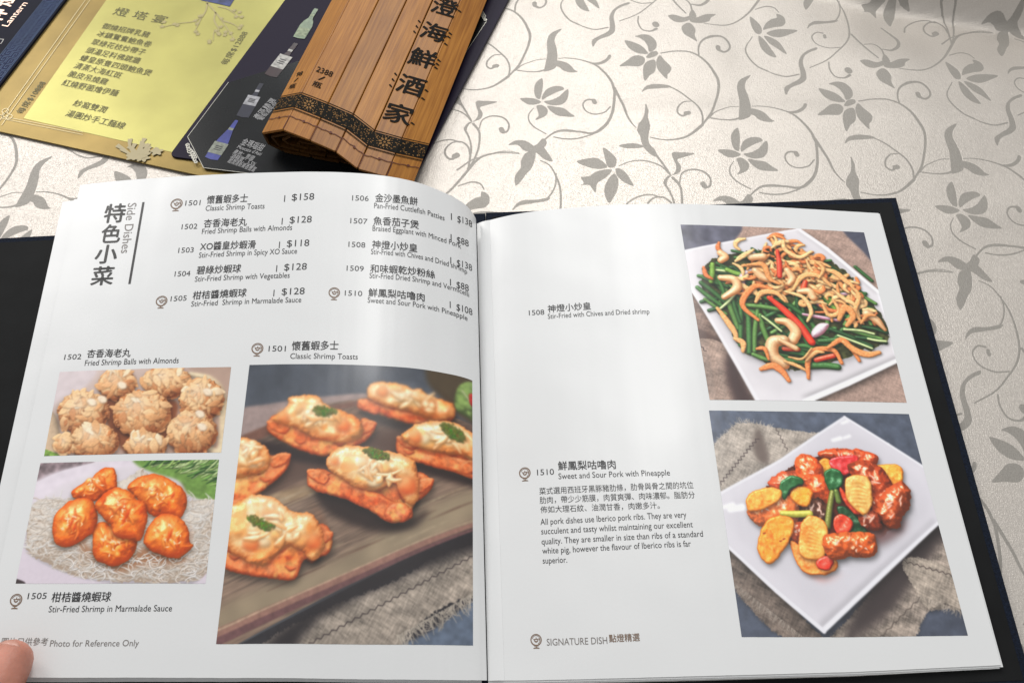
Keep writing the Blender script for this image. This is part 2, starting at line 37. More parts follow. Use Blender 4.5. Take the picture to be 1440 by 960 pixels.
_m = json.loads('''{"a":[0.1414115715022299,-0.059081628812807784],"b":[0.04153410169795682,-0.29088713785751036],"O":[0.008473977144022609,0.5377511791088293],"S":[["p",[[0.7789,-0.2706],[0.8323,-0.2878],[0.8706,-0.2882],[0.8902,-0.2705],[0.8794,-0.2455],[0.8482,-0.2248],[0.8276,-0.2211],[0.831,-0.2412],[0.8206,-0.2603],[0.7989,-0.2685]]],["p",[[0.7091,-0.2407],[0.753,-0.2428],[0.7931,-0.2373],[0.8107,-0.2251],[0.8175,-0.2104],[0.7807,-0.2025],[0.7431,-0.2028],[0.716,-0.2153]]],["p",[[0.6272,-0.1277],[0.6787,-0.1572],[0.7295,-0.1846],[0.7715,-0.1933],[0.7892,-0.1855],[0.7734,-0.1651],[0.7396,-0.1476],[0.6838,-0.1384]]],["p",[[0.8423,-0.1908],[0.8385,-0.1684],[0.8172,-0.1412],[0.7825,-0.1217],[0.7443,-0.095],[0.7504,-0.126],[0.769,-0.1562],[0.8018,-0.1789]]],["p",[[0.8831,-0.2158],[0.899,-0.1995],[0.9221,-0.1778],[0.9066,-0.157],[0.8857,-0.1432],[0.8732,-0.1245],[0.8521,-0.1406],[0.841,-0.1588],[0.8499,-0.1874]]],["p",[[0.8001,-0.1943],[0.836,-0.2192],[0.874,-0.2293],[0.8723,-0.2166],[0.8412,-0.2015],[0.8133,-0.1925]]],["l",[[0.8939,-0.2259],[0.972,-0.2466],[1.0537,-0.2596],[1.1058,-0.253],[1.1403,-0.2319],[1.1579,-0.1981],[1.1614,-0.1689],[1.1387,-0.1289],[1.0955,-0.0795],[1.0453,-0.0296],[0.9715,0.0239]],[0.00125,0.00156,0.00219,0.00187,0.00156]],["l",[[0.9715,0.0239],[0.9081,0.0596],[0.85,0.0863],[0.7779,0.107],[0.7207,0.116],[0.6651,0.1181]],[0.00238,0.00179,0.00119,0.00089]],["l",[[1.1079,-0.2534],[1.1247,-0.2874],[1.1624,-0.3219],[1.2252,-0.3506],[1.2885,-0.3632],[1.3156,-0.3454],[1.3051,-0.3192],[1.2654,-0.2984],[1.2367,-0.3016]],[0.00129,0.00145,0.00161,0.00273,0.00193,0.00177,0.00161,0.00193,0.00289]],["l",[[1.2416,-0.3136],[1.2392,-0.3076]],[0.00382,0.00382]],["p",[[0.7039,-0.0467],[0.7406,-0.0747],[0.8003,-0.0931],[0.8681,-0.1005],[0.8737,-0.0937],[0.8012,-0.0769],[0.7446,-0.0643]]],["l",[[0.8662,-0.0969],[0.9151,-0.0861],[0.9577,-0.0646],[0.9869,-0.0444],[0.9924,-0.0139],[0.9754,0.0201]],[0.00122,0.00137,0.00137]],["l",[[0.9581,-0.057],[0.9169,-0.0472],[0.8765,-0.0216],[0.8614,0.0019],[0.8803,0.0097],[0.9109,-0.0026]],[0.00091,0.00137,0.00137,0.00212]],["l",[[0.9071,-0.0038],[0.9196,-0.0072]],[0.00394,0.00394]],["p",[[1.3615,-0.2287],[1.318,-0.1966],[1.2968,-0.1699],[1.2955,-0.1438],[1.288,-0.1105],[1.2667,-0.0689],[1.2419,-0.0508],[1.1878,-0.0331],[1.195,-0.0499],[1.2186,-0.0855],[1.2352,-0.1139],[1.2441,-0.1411],[1.2571,-0.1694],[1.282,-0.1935],[1.3209,-0.2136]]],["p",[[1.2745,-0.0879],[1.3142,-0.0911],[1.3448,-0.084],[1.3612,-0.0683],[1.3774,-0.0637],[1.3393,-0.0539],[1.3002,-0.0537],[1.2802,-0.0638],[1.2608,-0.0679]]],["l",[[1.0197,-0.0076],[1.06,-0.0322],[1.1014,-0.0508],[1.1632,-0.0738],[1.2136,-0.0846]],[0.00182,0.00091,0.00076,0.00076]],["l",[[1.0344,-0.0102],[1.0903,-0.0158],[1.1488,-0.0262],[1.2028,-0.0438]],[0.0012,0.00105,0.00211]],["l",[[1.2907,-0.1002],[1.3477,-0.1103],[1.4117,-0.1147],[1.4705,-0.1114],[1.5006,-0.1042],[1.5312,-0.0849],[1.5522,-0.0581],[1.5537,-0.0282]],[0.00075,0.00105,0.0015,0.00181,0.00211]],["p",[[1.4665,-0.1119],[1.5119,-0.1218],[1.5601,-0.143],[1.5864,-0.1634],[1.5988,-0.1625],[1.5846,-0.1473],[1.5496,-0.1267],[1.5051,-0.1113]]],["l",[[1.5578,-0.0319],[1.5669,-0.0037],[1.5756,0.027],[1.5772,0.0615],[1.59,0.0849],[1.605,0.0963]],[0.00231,0.00202,0.00173,0.00115,0.00087]],["l",[[1.5582,-0.035],[1.5391,0.0042],[1.5059,0.0569],[1.4661,0.0985],[1.4146,0.1332],[1.3567,0.1593],[1.2859,0.1675],[1.2032,0.1812],[1.1475,0.1979],[1.0927,0.2272],[1.0539,0.2507]],[0.002,0.002,0.00257,0.00171,0.00086,0.00086]],["l",[[1.138,0.2135],[1.1942,0.209],[1.27,0.1927],[1.3539,0.1637]],[0.00114,0.00128,0.00114]],["l",[[1.4998,0.0435],[1.4546,0.0718],[1.3941,0.0884],[1.3554,0.0838],[1.3512,0.0612],[1.3791,0.0398],[1.4132,0.0325]],[0.00116,0.00116,0.00116,0.00174]],["l",[[1.4186,0.0345],[1.4207,0.0418]],[0.00351,0.00351]],["p",[[1.1636,-0.0023],[1.1565,0.0245],[1.1368,0.0581],[1.1183,0.0822],[1.0991,0.0815],[1.0956,0.0624],[1.1102,0.0327],[1.1366,0.0098]]],["p",[[1.1201,0.0937],[1.0877,0.1083],[1.049,0.1163],[1.0221,0.1112],[1.0069,0.1003],[1.0514,0.09],[1.0916,0.0869]]],["p",[[1.1297,0.0831],[1.1395,0.0636],[1.1725,0.0367],[1.2178,0.0184],[1.2603,0.0121],[1.2692,0.0213],[1.2221,0.0399],[1.1691,0.0642]]],["p",[[1.2913,0.0174],[1.2857,0.0375],[1.2618,0.0654],[1.2288,0.0848],[1.1842,0.0957],[1.1541,0.0964],[1.1374,0.0888],[1.1842,0.0746],[1.2311,0.0532],[1.2664,0.0302]]],["p",[[1.1476,0.1046],[1.1944,0.0997],[1.2377,0.0978],[1.2646,0.1087],[1.2843,0.1173],[1.2366,0.1269],[1.192,0.1314],[1.163,0.1239]]],["p",[[1.0886,0.114],[1.119,0.1056],[1.1425,0.116],[1.1356,0.1346],[1.1083,0.1521],[1.0601,0.1699],[1.0839,0.1508],[1.0867,0.1318]]],["l",[[1.0668,0.1266],[1.0348,0.1526],[1.0237,0.1776],[1.0445,0.1966],[1.0993,0.2093]],[0.00072,0.00101,0.00116,0.00101]],["p",[[0.7025,-0.0034],[0.7035,0.0217],[0.6895,0.0462],[0.6843,0.078],[0.664,0.1061],[0.6505,0.1297],[0.6521,0.1475],[0.6679,0.1596],[0.6643,0.1838],[0.6358,0.1801],[0.6136,0.1633],[0.6089,0.1462],[0.6122,0.1214],[0.6074,0.104],[0.6287,0.0787],[0.6613,0.0543],[0.6847,0.0251]]],["p",[[0.4817,0.1779],[0.5201,0.1656],[0.569,0.1557],[0.6146,0.1559],[0.5998,0.1646],[0.5313,0.1792],[0.4949,0.1815]]],["l",[[0.6572,0.1686],[0.669,0.183],[0.6844,0.2036],[0.7031,0.2338]],[0.00205,0.00176,0.00146,0.00146]],["p",[[0.391,0.2018],[0.4201,0.2097],[0.4431,0.2262],[0.437,0.2449],[0.4179,0.2617],[0.3855,0.2657],[0.3843,0.2397]]],["p",[[0.2264,0.2784],[0.284,0.2576],[0.3419,0.2461],[0.3762,0.2575],[0.3765,0.2702],[0.3249,0.2841],[0.2715,0.2861]]],["p",[[0.4253,0.2644],[0.4564,0.2629],[0.4764,0.2754],[0.4847,0.2939],[0.4904,0.3088],[0.4568,0.3074],[0.4313,0.2978],[0.4198,0.2856]]],["p",[[0.4099,0.2845],[0.4185,0.3029],[0.4012,0.3343],[0.3638,0.3689],[0.3331,0.391],[0.3247,0.3648],[0.3414,0.3337],[0.3777,0.3017]]],["p",[[0.4006,0.2746],[0.3617,0.2798],[0.3106,0.2965],[0.2706,0.318],[0.2268,0.3287],[0.2315,0.3477],[0.2101,0.3572],[0.257,0.3488],[0.2789,0.3674],[0.302,0.3351],[0.3588,0.3051]]],["l",[[0.4487,0.2515],[0.5077,0.2282],[0.5768,0.2112],[0.6386,0.2089],[0.6779,0.2164],[0.7025,0.235]],[0.00088,0.00117,0.00117]],["p",[[-0.2481,0.157],[-0.1928,0.144],[-0.1259,0.1359],[-0.1934,0.1601],[-0.2313,0.1751],[-0.2241,0.196],[-0.246,0.2199],[-0.2973,0.2403],[-0.3242,0.2606],[-0.3382,0.2815],[-0.3473,0.269],[-0.3141,0.2433],[-0.2794,0.2309],[-0.249,0.2004]]],["l",[[-0.3401,0.2757],[-0.3286,0.2981],[-0.328,0.3312],[-0.3496,0.3766],[-0.3657,0.4075]],[0.0015,0.00135,0.00165,0.0015]],["l",[[-0.2891,0.2438],[-0.2698,0.2589],[-0.2668,0.278],[-0.2872,0.3239],[-0.3207,0.3655],[-0.3603,0.4048]],[0.0021,0.00165,0.0015,0.00135]],["l",[[-0.2623,0.2557],[-0.2318,0.2193],[-0.1728,0.1963],[-0.1156,0.1924],[-0.0923,0.21],[-0.108,0.2362],[-0.1368,0.2475]],[0.00092,0.00122,0.00153,0.00138,0.00138,0.00214]],["l",[[-0.1401,0.2358],[-0.1384,0.2417]],[0.00394,0.00394]],["l",[[-0.3427,0.3576],[-0.3425,0.3338],[-0.3707,0.3207],[-0.4194,0.3294],[-0.464,0.3554],[-0.4771,0.3787],[-0.461,0.3923],[-0.4369,0.388]],[0.00135,0.00135,0.00135,0.0015,0.0021]],["l",[[-0.4244,0.377],[-0.416,0.3731]],[0.00507,0.00507]],["l",[[-0.6019,0.4039],[-0.571,0.3745],[-0.5067,0.3432],[-0.4361,0.3233],[-0.3853,0.3234]],[0.00151,0.00121,0.00121,0.00106]],["l",[[-0.3657,0.4075],[-0.2914,0.3591],[-0.2193,0.3333],[-0.1505,0.3174],[-0.0745,0.3068]],[0.00238,0.00179,0.00119,0.00089]],["p",[[1.8786,0.2871],[1.9211,0.2647],[1.9721,0.2555],[2.0084,0.2622],[2.0171,0.2745],[1.9957,0.2878],[1.9554,0.2907],[1.9276,0.2775]]],["p",[[2.0226,0.2771],[2.0602,0.2572],[2.0832,0.2771],[2.0956,0.3014],[2.059,0.303],[2.0348,0.293],[2.0196,0.2849]]],["p",[[1.9729,0.2934],[2.0137,0.2787],[2.01,0.3011],[1.9768,0.3427],[1.9372,0.3709],[1.903,0.398],[1.8681,0.4194],[1.8698,0.397],[1.8882,0.3763],[1.9168,0.3535],[1.9263,0.3305],[1.9536,0.3041]]],["p",[[2.0747,0.2296],[2.0922,0.239],[2.0614,0.2665],[2.0163,0.2891],[1.9817,0.2918],[1.9938,0.2765],[2.0391,0.2537]]],["l",[[2.0767,0.2367],[2.1203,0.2096],[2.1696,0.1865],[2.2367,0.1714],[2.3366,0.1639]],[0.00119,0.00099,0.00099,0.00079]],["l",[[1.5729,0.4227],[1.6627,0.3745],[1.7287,0.3518],[1.797,0.3265],[1.8642,0.3101],[1.9229,0.3045]],[0.00156,0.00098,0.00078,0.00059]],["l",[[2.0318,0.31],[2.0734,0.3182],[2.0928,0.3463],[2.099,0.3831],[2.0831,0.4333],[2.052,0.4851],[2.0049,0.5292],[1.9359,0.5735],[1.8409,0.6282],[1.7179,0.6795]],[0.00074,0.00111,0.00129,0.00148,0.00148,0.00129,0.00111,0.00092]],["l",[[2.0961,0.3422],[2.0841,0.3721],[2.0551,0.4047],[2.0159,0.4334],[1.9729,0.4479]],[0.00113,0.00113,0.00113]],["p",[[2.0307,0.4281],[1.9572,0.4481],[1.889,0.4618],[1.8437,0.4834],[1.8193,0.5064],[1.8613,0.4835],[1.9349,0.4628],[2.0081,0.4429]]],["l",[[1.9475,0.5619],[1.8848,0.5746],[1.8364,0.572],[1.817,0.5582],[1.8244,0.5362],[1.8624,0.5143],[1.896,0.5108]],[0.0011,0.0011,0.0011,0.00147]],["l",[[1.8994,0.5193],[1.8955,0.5291]],[0.00258,0.00258]],["l",[[1.4677,-0.2629],[1.5089,-0.2568],[1.5646,-0.26],[1.6356,-0.2805]],[0.00078,0.00124,0.00124,0.0014]],["l",[[1.4677,-0.2629],[1.4207,-0.2747],[1.3949,-0.3075],[1.4055,-0.3438],[1.4718,-0.3976]],[0.00142,0.00142,0.00126,0.00079]],["p",[[1.8136,-0.4158],[1.7532,-0.3927],[1.6993,-0.3612],[1.6663,-0.3282],[1.652,-0.2921],[1.6301,-0.265],[1.5658,-0.2339],[1.5192,-0.2093],[1.5108,-0.182],[1.5541,-0.2155],[1.6257,-0.2445],[1.6657,-0.268],[1.6822,-0.2974],[1.6916,-0.3327],[1.7197,-0.3648],[1.7639,-0.3884],[1.8105,-0.4069]]],["l",[[1.8411,-0.3624],[1.8257,-0.3328],[1.8354,-0.3079],[1.8804,-0.3093],[1.9202,-0.3262]],[0.00108,0.00124,0.00124,0.00248]],["l",[[1.9258,-0.3472],[1.9276,-0.3422]],[0.00527,0.00527]],["l",[[2.0627,-0.5157],[2.0813,-0.4838],[2.1046,-0.4533],[2.1324,-0.4274]],[0.00189,0.00157,0.00126]],["p",[[1.51,-0.4847],[1.5361,-0.4733],[1.5504,-0.4506],[1.5334,-0.4226],[1.5021,-0.4171],[1.4953,-0.4445]]],["p",[[1.5535,-0.4404],[1.5865,-0.4713],[1.6357,-0.4981],[1.6682,-0.5096],[1.6794,-0.5276],[1.7118,-0.5223],[1.709,-0.5],[1.6794,-0.4783],[1.6288,-0.4643],[1.5821,-0.449]]],["p",[[1.5656,-0.4297],[1.6214,-0.4523],[1.6865,-0.4673],[1.7558,-0.4745],[1.6973,-0.4479],[1.6317,-0.4243],[1.5833,-0.4207]]],["p",[[1.5417,-0.4134],[1.5835,-0.4137],[1.6154,-0.3982],[1.6235,-0.356],[1.588,-0.3691],[1.5534,-0.3873]]],["p",[[1.5106,-0.4079],[1.5348,-0.3946],[1.5465,-0.3687],[1.556,-0.3325],[1.5121,-0.335],[1.4923,-0.3626]]],["l",[[2.2177,-0.4021],[2.2739,-0.4074],[2.344,-0.4198],[2.417,-0.4473],[2.5073,-0.497],[2.5848,-0.5517],[2.6616,-0.6105]],[0.00077,0.00124,0.00124,0.00186,0.00217]],["l",[[2.5631,-0.5239],[2.6351,-0.5489],[2.6807,-0.5514],[2.6951,-0.5369]],[0.00109,0.00141,0.00094]],["p",[[2.0209,-0.3976],[2.0641,-0.4086],[2.1064,-0.4059],[2.1513,-0.4192],[2.1575,-0.4095],[2.1245,-0.3943],[2.0788,-0.3796],[2.039,-0.3792]]],["p",[[2.1574,-0.4217],[2.1871,-0.4202],[2.249,-0.4446],[2.3107,-0.4569],[2.2728,-0.4353],[2.2502,-0.4165],[2.1927,-0.3977],[2.1374,-0.3939]]],["p",[[2.1174,-0.3844],[2.142,-0.3821],[2.1477,-0.3599],[2.1313,-0.3373],[2.1309,-0.3132],[2.1055,-0.3197],[2.072,-0.3333],[2.0737,-0.36]]],["p",[[2.1445,-0.416],[2.174,-0.4484],[2.1874,-0.4473],[2.1863,-0.4214]]],["l",[[2.1002,-0.4788],[2.1577,-0.4903],[2.1816,-0.4737],[2.1745,-0.4417]],[0.0011,0.00126,0.00158]],["l",[[2.273,-0.5884],[2.3012,-0.5648],[2.3187,-0.5396],[2.2943,-0.5088],[2.2399,-0.4806],[2.1918,-0.4755]],[0.00126,0.00253,0.00284,0.00142]]]}''')
MOTIF_A, MOTIF_B, MOTIF_O, MOTIFS = _m['a'], _m['b'], _m['O'], _m['S']

# ------------------------------------------------------------------ helpers
def mesh_obj(name, verts, faces, mat, parent=None, smooth=True, uvs=None, mats=None, fm=None):
    me = bpy.data.meshes.new(name); me.from_pydata([tuple(map(float, v)) for v in verts], [], [tuple(f) for f in faces])
    for m in (mats or [mat]): me.materials.append(m)
    if uvs is not None:
        l = me.uv_layers.new(name='UVMap'); vi = np.zeros(len(me.loops), dtype=np.int32); me.loops.foreach_get('vertex_index', vi)
        l.data.foreach_set('uv', np.asarray(uvs, dtype=np.float32)[vi].ravel())
    if fm is not None: me.polygons.foreach_set('material_index', np.asarray(fm, dtype=np.int32))
    me.polygons.foreach_set('use_smooth', [smooth] * len(me.polygons)); me.update()
    o = bpy.data.objects.new(name, me); C.objects.link(o)
    if parent: o.parent = parent
    return o

def thing(name, label, cat, loc=(0, 0, 0), group=None):
    o = bpy.data.objects.new(name, None); C.objects.link(o); o.location = loc; o.empty_display_size = .02
    o['label'] = label; o['category'] = cat
    if group: o['group'] = group
    o['_loc'] = 0
    del o['_loc']
    return o

def keep(o):
    """parts are built in world space: cancel the parent's own place"""
    o.matrix_parent_inverse = Matrix.Translation(-Vector(o.parent.location)) if o.parent else Matrix()
    return o

def material(name, col, rough=.5, spec=.5, metal=0, bump=0, bscale=400, mott=0, mscale=20, coat=0, sheen=0, sss=0, wave=0, crough=.15):
    m = bpy.data.materials.new(name); m.use_nodes = True; nt = m.node_tree; b = nt.nodes['Principled BSDF']
    b.inputs['Base Color'].default_value = (*col, 1); b.inputs['Roughness'].default_value = rough; b.inputs['Metallic'].default_value = metal
    b.inputs['Specular IOR Level'].default_value = spec; b.inputs['Coat Weight'].default_value = coat; b.inputs['Coat Roughness'].default_value = crough
    b.inputs['Sheen Weight'].default_value = sheen
    if sss: b.inputs['Subsurface Weight'].default_value = sss; b.inputs['Subsurface Radius'].default_value = (.006, .0025, .0015); b.inputs['Subsurface Scale'].default_value = 1
    tc = nt.nodes.new('ShaderNodeTexCoord')
    if bump:
        n = nt.nodes.new('ShaderNodeTexNoise'); n.inputs['Scale'].default_value = bscale; n.inputs['Detail'].default_value = 4; nt.links.new(tc.outputs['Object'], n.inputs['Vector'])
        bp = nt.nodes.new('ShaderNodeBump'); bp.inputs['Strength'].default_value = bump; bp.inputs['Distance'].default_value = .0006
        nt.links.new(n.outputs['Fac'], bp.inputs['Height']); nt.links.new(bp.outputs['Normal'], b.inputs['Normal'])
    if wave:    # the leaf is never quite flat
        n = nt.nodes.new('ShaderNodeTexNoise'); n.inputs['Scale'].default_value = 11; n.inputs['Detail'].default_value = 2; nt.links.new(tc.outputs['Object'], n.inputs['Vector'])
        b2 = nt.nodes.new('ShaderNodeBump'); b2.inputs['Strength'].default_value = wave; b2.inputs['Distance'].default_value = .004
        nt.links.new(n.outputs['Fac'], b2.inputs['Height']); nt.links.new(b2.outputs['Normal'], b.inputs['Coat Normal'])
        if bump: nt.links.new(b2.outputs['Normal'], bp.inputs['Normal'])
    if mott:
        n = nt.nodes.new('ShaderNodeTexNoise'); n.inputs['Scale'].default_value = mscale; n.inputs['Detail'].default_value = 6; nt.links.new(tc.outputs['Object'], n.inputs['Vector'])
        r = nt.nodes.new('ShaderNodeValToRGB'); r.color_ramp.elements[0].position = .3; r.color_ramp.elements[1].position = .7
        r.color_ramp.elements[0].color = (*[c * (1 - mott) for c in col], 1); r.color_ramp.elements[1].color = (*[min(1, c * (1 + mott)) for c in col], 1)
        nt.links.new(n.outputs['Fac'], r.inputs['Fac']); nt.links.new(r.outputs['Color'], b.inputs['Base Color'])
    return m

def image_from(name, A, data=False):
    """an image made here from an array, nothing is read from disk"""
    h, w_ = A.shape[:2]
    im = bpy.data.images.new(name, w_, h, alpha=False)
    if data: im.colorspace_settings.name = 'Non-Color'
    if A.ndim == 2: A = np.repeat(A[..., None], 3, 2)
    B = np.ones((h, w_, 4), np.float32); B[..., :3] = A[::-1]
    im.pixels.foreach_set(B.ravel()); im.update(); im.pack()
    return im

def print_material(name, A, rough=.3):
    m = material(name, (.8, .8, .8), rough, bump=.02, bscale=900, coat=.35, crough=.27, wave=.5); nt = m.node_tree; b = nt.nodes['Principled BSDF']
    t = nt.nodes.new('ShaderNodeTexImage'); t.image = image_from(name, A); t.interpolation = 'Cubic'; t.extension = 'EXTEND'
    uv = nt.nodes.new('ShaderNodeUVMap'); nt.links.new(uv.outputs[0], t.inputs[0]); nt.links.new(t.outputs['Color'], b.inputs['Base Color'])
    return m

_GL = {}
def glyphs(s, bold=0, layer=.00003):
    """flat outline of a line of lettering: points (baseline at 0, one em = 1; third value a paper-thin layer height) and faces;
    heavier weights are the same outline printed again a hair to each side"""
    if s not in _GL:
        cu = bpy.data.curves.new('lettering', 'FONT'); cu.body = s; cu.size = 1; cu.resolution_u = 3
        o = bpy.data.objects.new('lettering', cu); C.objects.link(o); dg = bpy.context.evaluated_depsgraph_get()
        me = bpy.data.meshes.new_from_object(o.evaluated_get(dg))
        V = np.zeros(len(me.vertices) * 3); me.vertices.foreach_get('co', V); V = V.reshape(-1, 3).copy(); V[:, 2] = 0
        _GL[s] = (V, [tuple(p.vertices) for p in me.polygons])
        bpy.data.objects.remove(o); bpy.data.curves.remove(cu); bpy.data.meshes.remove(me)
    V, F = _GL[s]
    if not bold: return V.copy(), list(F)
    VV, FF = [], []
    for k, (dx, dy) in enumerate(((-bold, 0), (bold, 0), (0, bold * .7), (0, -bold * .7))):
        W = V.copy(); W[:, 0] += dx; W[:, 1] += dy; W[:, 2] = k * layer; FF += [tuple(i + len(V) * k for i in f) for f in F]; VV.append(W)
    return np.vstack(VV), FF

class Page:
    def __init__(s, T, B):
        s.T, s.B = np.array(T), np.array(B); s.n = len(T) - 1
    def at(s, S, V, off=0.):
        S = np.asarray(S, float); V = np.asarray(V, float)
        def lin(A, q):
            q = q * s.n; i = np.clip(np.floor(q).astype(int), 0, s.n - 1); t = (q - i)[..., None]
            return A[i] * (1 - t) + A[i + 1] * t
        P = lambda a, b: lin(s.B, a) * (1 - b)[..., None] + lin(s.T, a) * b[..., None]
        p = P(S, V)
        if np.any(off):
            e = 1.2e-2
            ds = P(np.minimum(S + e, 1.1), V) - P(np.maximum(S - e, 0), V); dv = P(S, V + e) - P(S, V - e)
            n = np.cross(ds, dv); n /= np.linalg.norm(n, axis=-1, keepdims=True); n *= np.sign(n[..., 2:3])
            p = p + n * np.asarray(off)[..., None]
        return p
    def ratio(s, a, b):
        e = .01
        q = lambda x, y: s.at(np.array([x]), np.array([y]))[0]
        return np.linalg.norm(q(a, b + e) - q(a, b)) / np.linalg.norm(q(a + e, b) - q(a, b))
def blend(pg, a, b, t):
    # the leaf's parameter runs faster near the gutter: blend in even steps across the leaf
    if pg == 'R': return a + (b - a) * t
    return np.maximum(a ** 1.6 + (b ** 1.6 - a ** 1.6) * t, 1e-9) ** (1 / 1.6)
PG = {'L': Page(*D['PGL']), 'R': Page(*D['PGR'])}

class Batch:
    def __init__(s): s.V = []; s.F = []; s.n = 0
    def add(s, V, F):
        s.V.extend(list(map(tuple, V))); s.F.extend([tuple(i + s.n for i in f) for f in F]); s.n += len(V)
    def ribbon(s, P, wd, fn):
        """P: 2-D polyline, wd: half widths, fn maps 2-D points to 3-D"""
        P = np.array(P, float); wd = np.interp(np.linspace(0, 1, len(P)), np.linspace(0, 1, len(np.atleast_1d(wd))), np.atleast_1d(wd))
        t = np.gradient(P, axis=0); t /= np.linalg.norm(t, axis=1, keepdims=True) + 1e-12; n = np.stack([-t[:, 1], t[:, 0]], 1)
        Q = np.empty((2 * len(P), 2)); Q[0::2] = P + n * wd[:, None]; Q[1::2] = P - n * wd[:, None]
        s.add(fn(Q), [(2 * i, 2 * i + 1, 2 * i + 3, 2 * i + 2) for i in range(len(P) - 1)])
    def build(s, name, mat, parent=None): return mesh_obj(name, s.V, s.F, mat, parent, smooth=False)

def box_verts(P, z0, z1, bev=.0008):
    """prism over polygon P (list of xy, counter-clockwise) with a bevelled top edge"""
    P = np.array(P, float); n = len(P); c = P.mean(0)
    def inset(d):
        out = []
        for i in range(n):
            a, b, e = P[i - 1], P[i], P[(i + 1) % n]
            u = (b - a) / np.linalg.norm(b - a); v = (e - b) / np.linalg.norm(e - b)
            m = np.array([-u[1], u[0]]) + np.array([-v[1], v[0]]); m /= max(.3, (m @ m) / 2)
            out.append(b + m * d)
        return np.array(out)
    I = inset(bev)
    V = [(*p, z0) for p in P] + [(*p, z1 - bev) for p in P] + [(*p, z1) for p in I]
    F = [tuple(range(n))[::-1], tuple(range(2 * n, 3 * n))]
    for k in range(2):
        for i in range(n): F.append((k * n + i, k * n + (i + 1) % n, (k + 1) * n + (i + 1) % n, (k + 1) * n + i))
    return V, F
# ------------------------------------------------------------------ printed pictures, painted with numpy
class Noise:
    def __init__(s, seed):
        s.t = np.random.RandomState(seed).rand(256, 256)
    def v(s, x, y):
        xi = np.floor(x).astype(int); yi = np.floor(y).astype(int)
        fx = x - xi; fy = y - yi
        fx = fx * fx * (3 - 2 * fx); fy = fy * fy * (3 - 2 * fy)
        g = lambda a, b: s.t[b & 255, a & 255]
        return (g(xi, yi) * (1 - fx) + g(xi + 1, yi) * fx) * (1 - fy) + (g(xi, yi + 1) * (1 - fx) + g(xi + 1, yi + 1) * fx) * fy
    def f(s, x, y, n=3):
        r = 0; a = .5; k = 1.; t = 0
        for i in range(n):
            r = r + a * s.v(x * k + 17.3 * i, y * k + 9.1 * i); t += a; a *= .5; k *= 2.1
        return r / t * 2 - 1
NZ = Noise(5)

def blur(A, s):
    if s < .3: return A
    r = int(3 * s) + 1
    k = np.exp(-.5 * (np.arange(-r, r + 1) / s) ** 2); k /= k.sum()
    for ax in (0, 1):
        pad = [(0, 0)] * A.ndim; pad[ax] = (r, r)
        B = np.pad(A, pad, mode='edge')
        n = A.shape[ax]
        out = 0
        for i, w in enumerate(k):
            sl = [slice(None)] * A.ndim; sl[ax] = slice(i, i + n)
            out = out + w * B[tuple(sl)]
        A = out
    return A

def shift(A, dx, dy):
    B = np.zeros_like(A); h, w = A.shape; dx = int(dx); dy = int(dy)
    if abs(dx) < w and abs(dy) < h:
        B[max(0, dy):h + min(0, dy), max(0, dx):w + min(0, dx)] = A[max(0, -dy):h - max(0, dy), max(0, -dx):w - max(0, dx)]
    return B

def smooth_closed(P, n=5):
    P = np.array(P, float); m = len(P); out = []
    for i in range(m):
        a, b, c, d = P[i - 1], P[i], P[(i + 1) % m], P[(i + 2) % m]
        for t in np.arange(n) / n:
            out.append(.5 * (2 * b + (c - a) * t + (2 * a - 5 * b + 4 * c - d) * t * t + (3 * b - a - 3 * c + d) * t ** 3))
    return np.array(out)

def smooth_open(P, n=6):
    P = np.array(P, float)
    P = np.vstack([2 * P[0] - P[1], P, 2 * P[-1] - P[-2]]); out = []
    for i in range(1, len(P) - 2):
        a, b, c, d = P[i - 1:i + 3]
        for t in np.arange(n) / n:
            out.append(.5 * (2 * b + (c - a) * t + (2 * a - 5 * b + 4 * c - d) * t * t + (3 * b - a - 3 * c + d) * t ** 3))
    out.append(P[-2])
    return np.array(out)

def sdf_poly(P, X, Y):
    d = np.full(X.shape, 1e9); ins = np.zeros(X.shape, bool)
    for i in range(len(P)):
        ax, ay = P[i]; bx, by = P[(i + 1) % len(P)]
        ex, ey = bx - ax, by - ay
        t = np.clip(((X - ax) * ex + (Y - ay) * ey) / (ex * ex + ey * ey + 1e-9), 0, 1)
        d = np.minimum(d, (X - ax - t * ex) ** 2 + (Y - ay - t * ey) ** 2)
        if ay != by:
            ins ^= ((ay > Y) != (by > Y)) & (X < (bx - ax) * (Y - ay) / (by - ay) + ax)
    d = np.sqrt(d)
    return np.where(ins, d, -d)

def sdf_line(P, W, X, Y):
    best = np.full(X.shape, -1e9); T = np.zeros(X.shape); n = len(P) - 1
    for i in range(n):
        ax, ay = P[i]; bx, by = P[i + 1]
        ex, ey = bx - ax, by - ay
        t = np.clip(((X - ax) * ex + (Y - ay) * ey) / (ex * ex + ey * ey + 1e-9), 0, 1)
        d = (W[i] * (1 - t) + W[i + 1] * t) - np.sqrt((X - ax - t * ex) ** 2 + (Y - ay - t * ey) ** 2)
        m = d > best
        best = np.where(m, d, best); T = np.where(m, (i + t) / n, T)
    return best, T

def rgb(*c): return np.array(c, float) / 255.

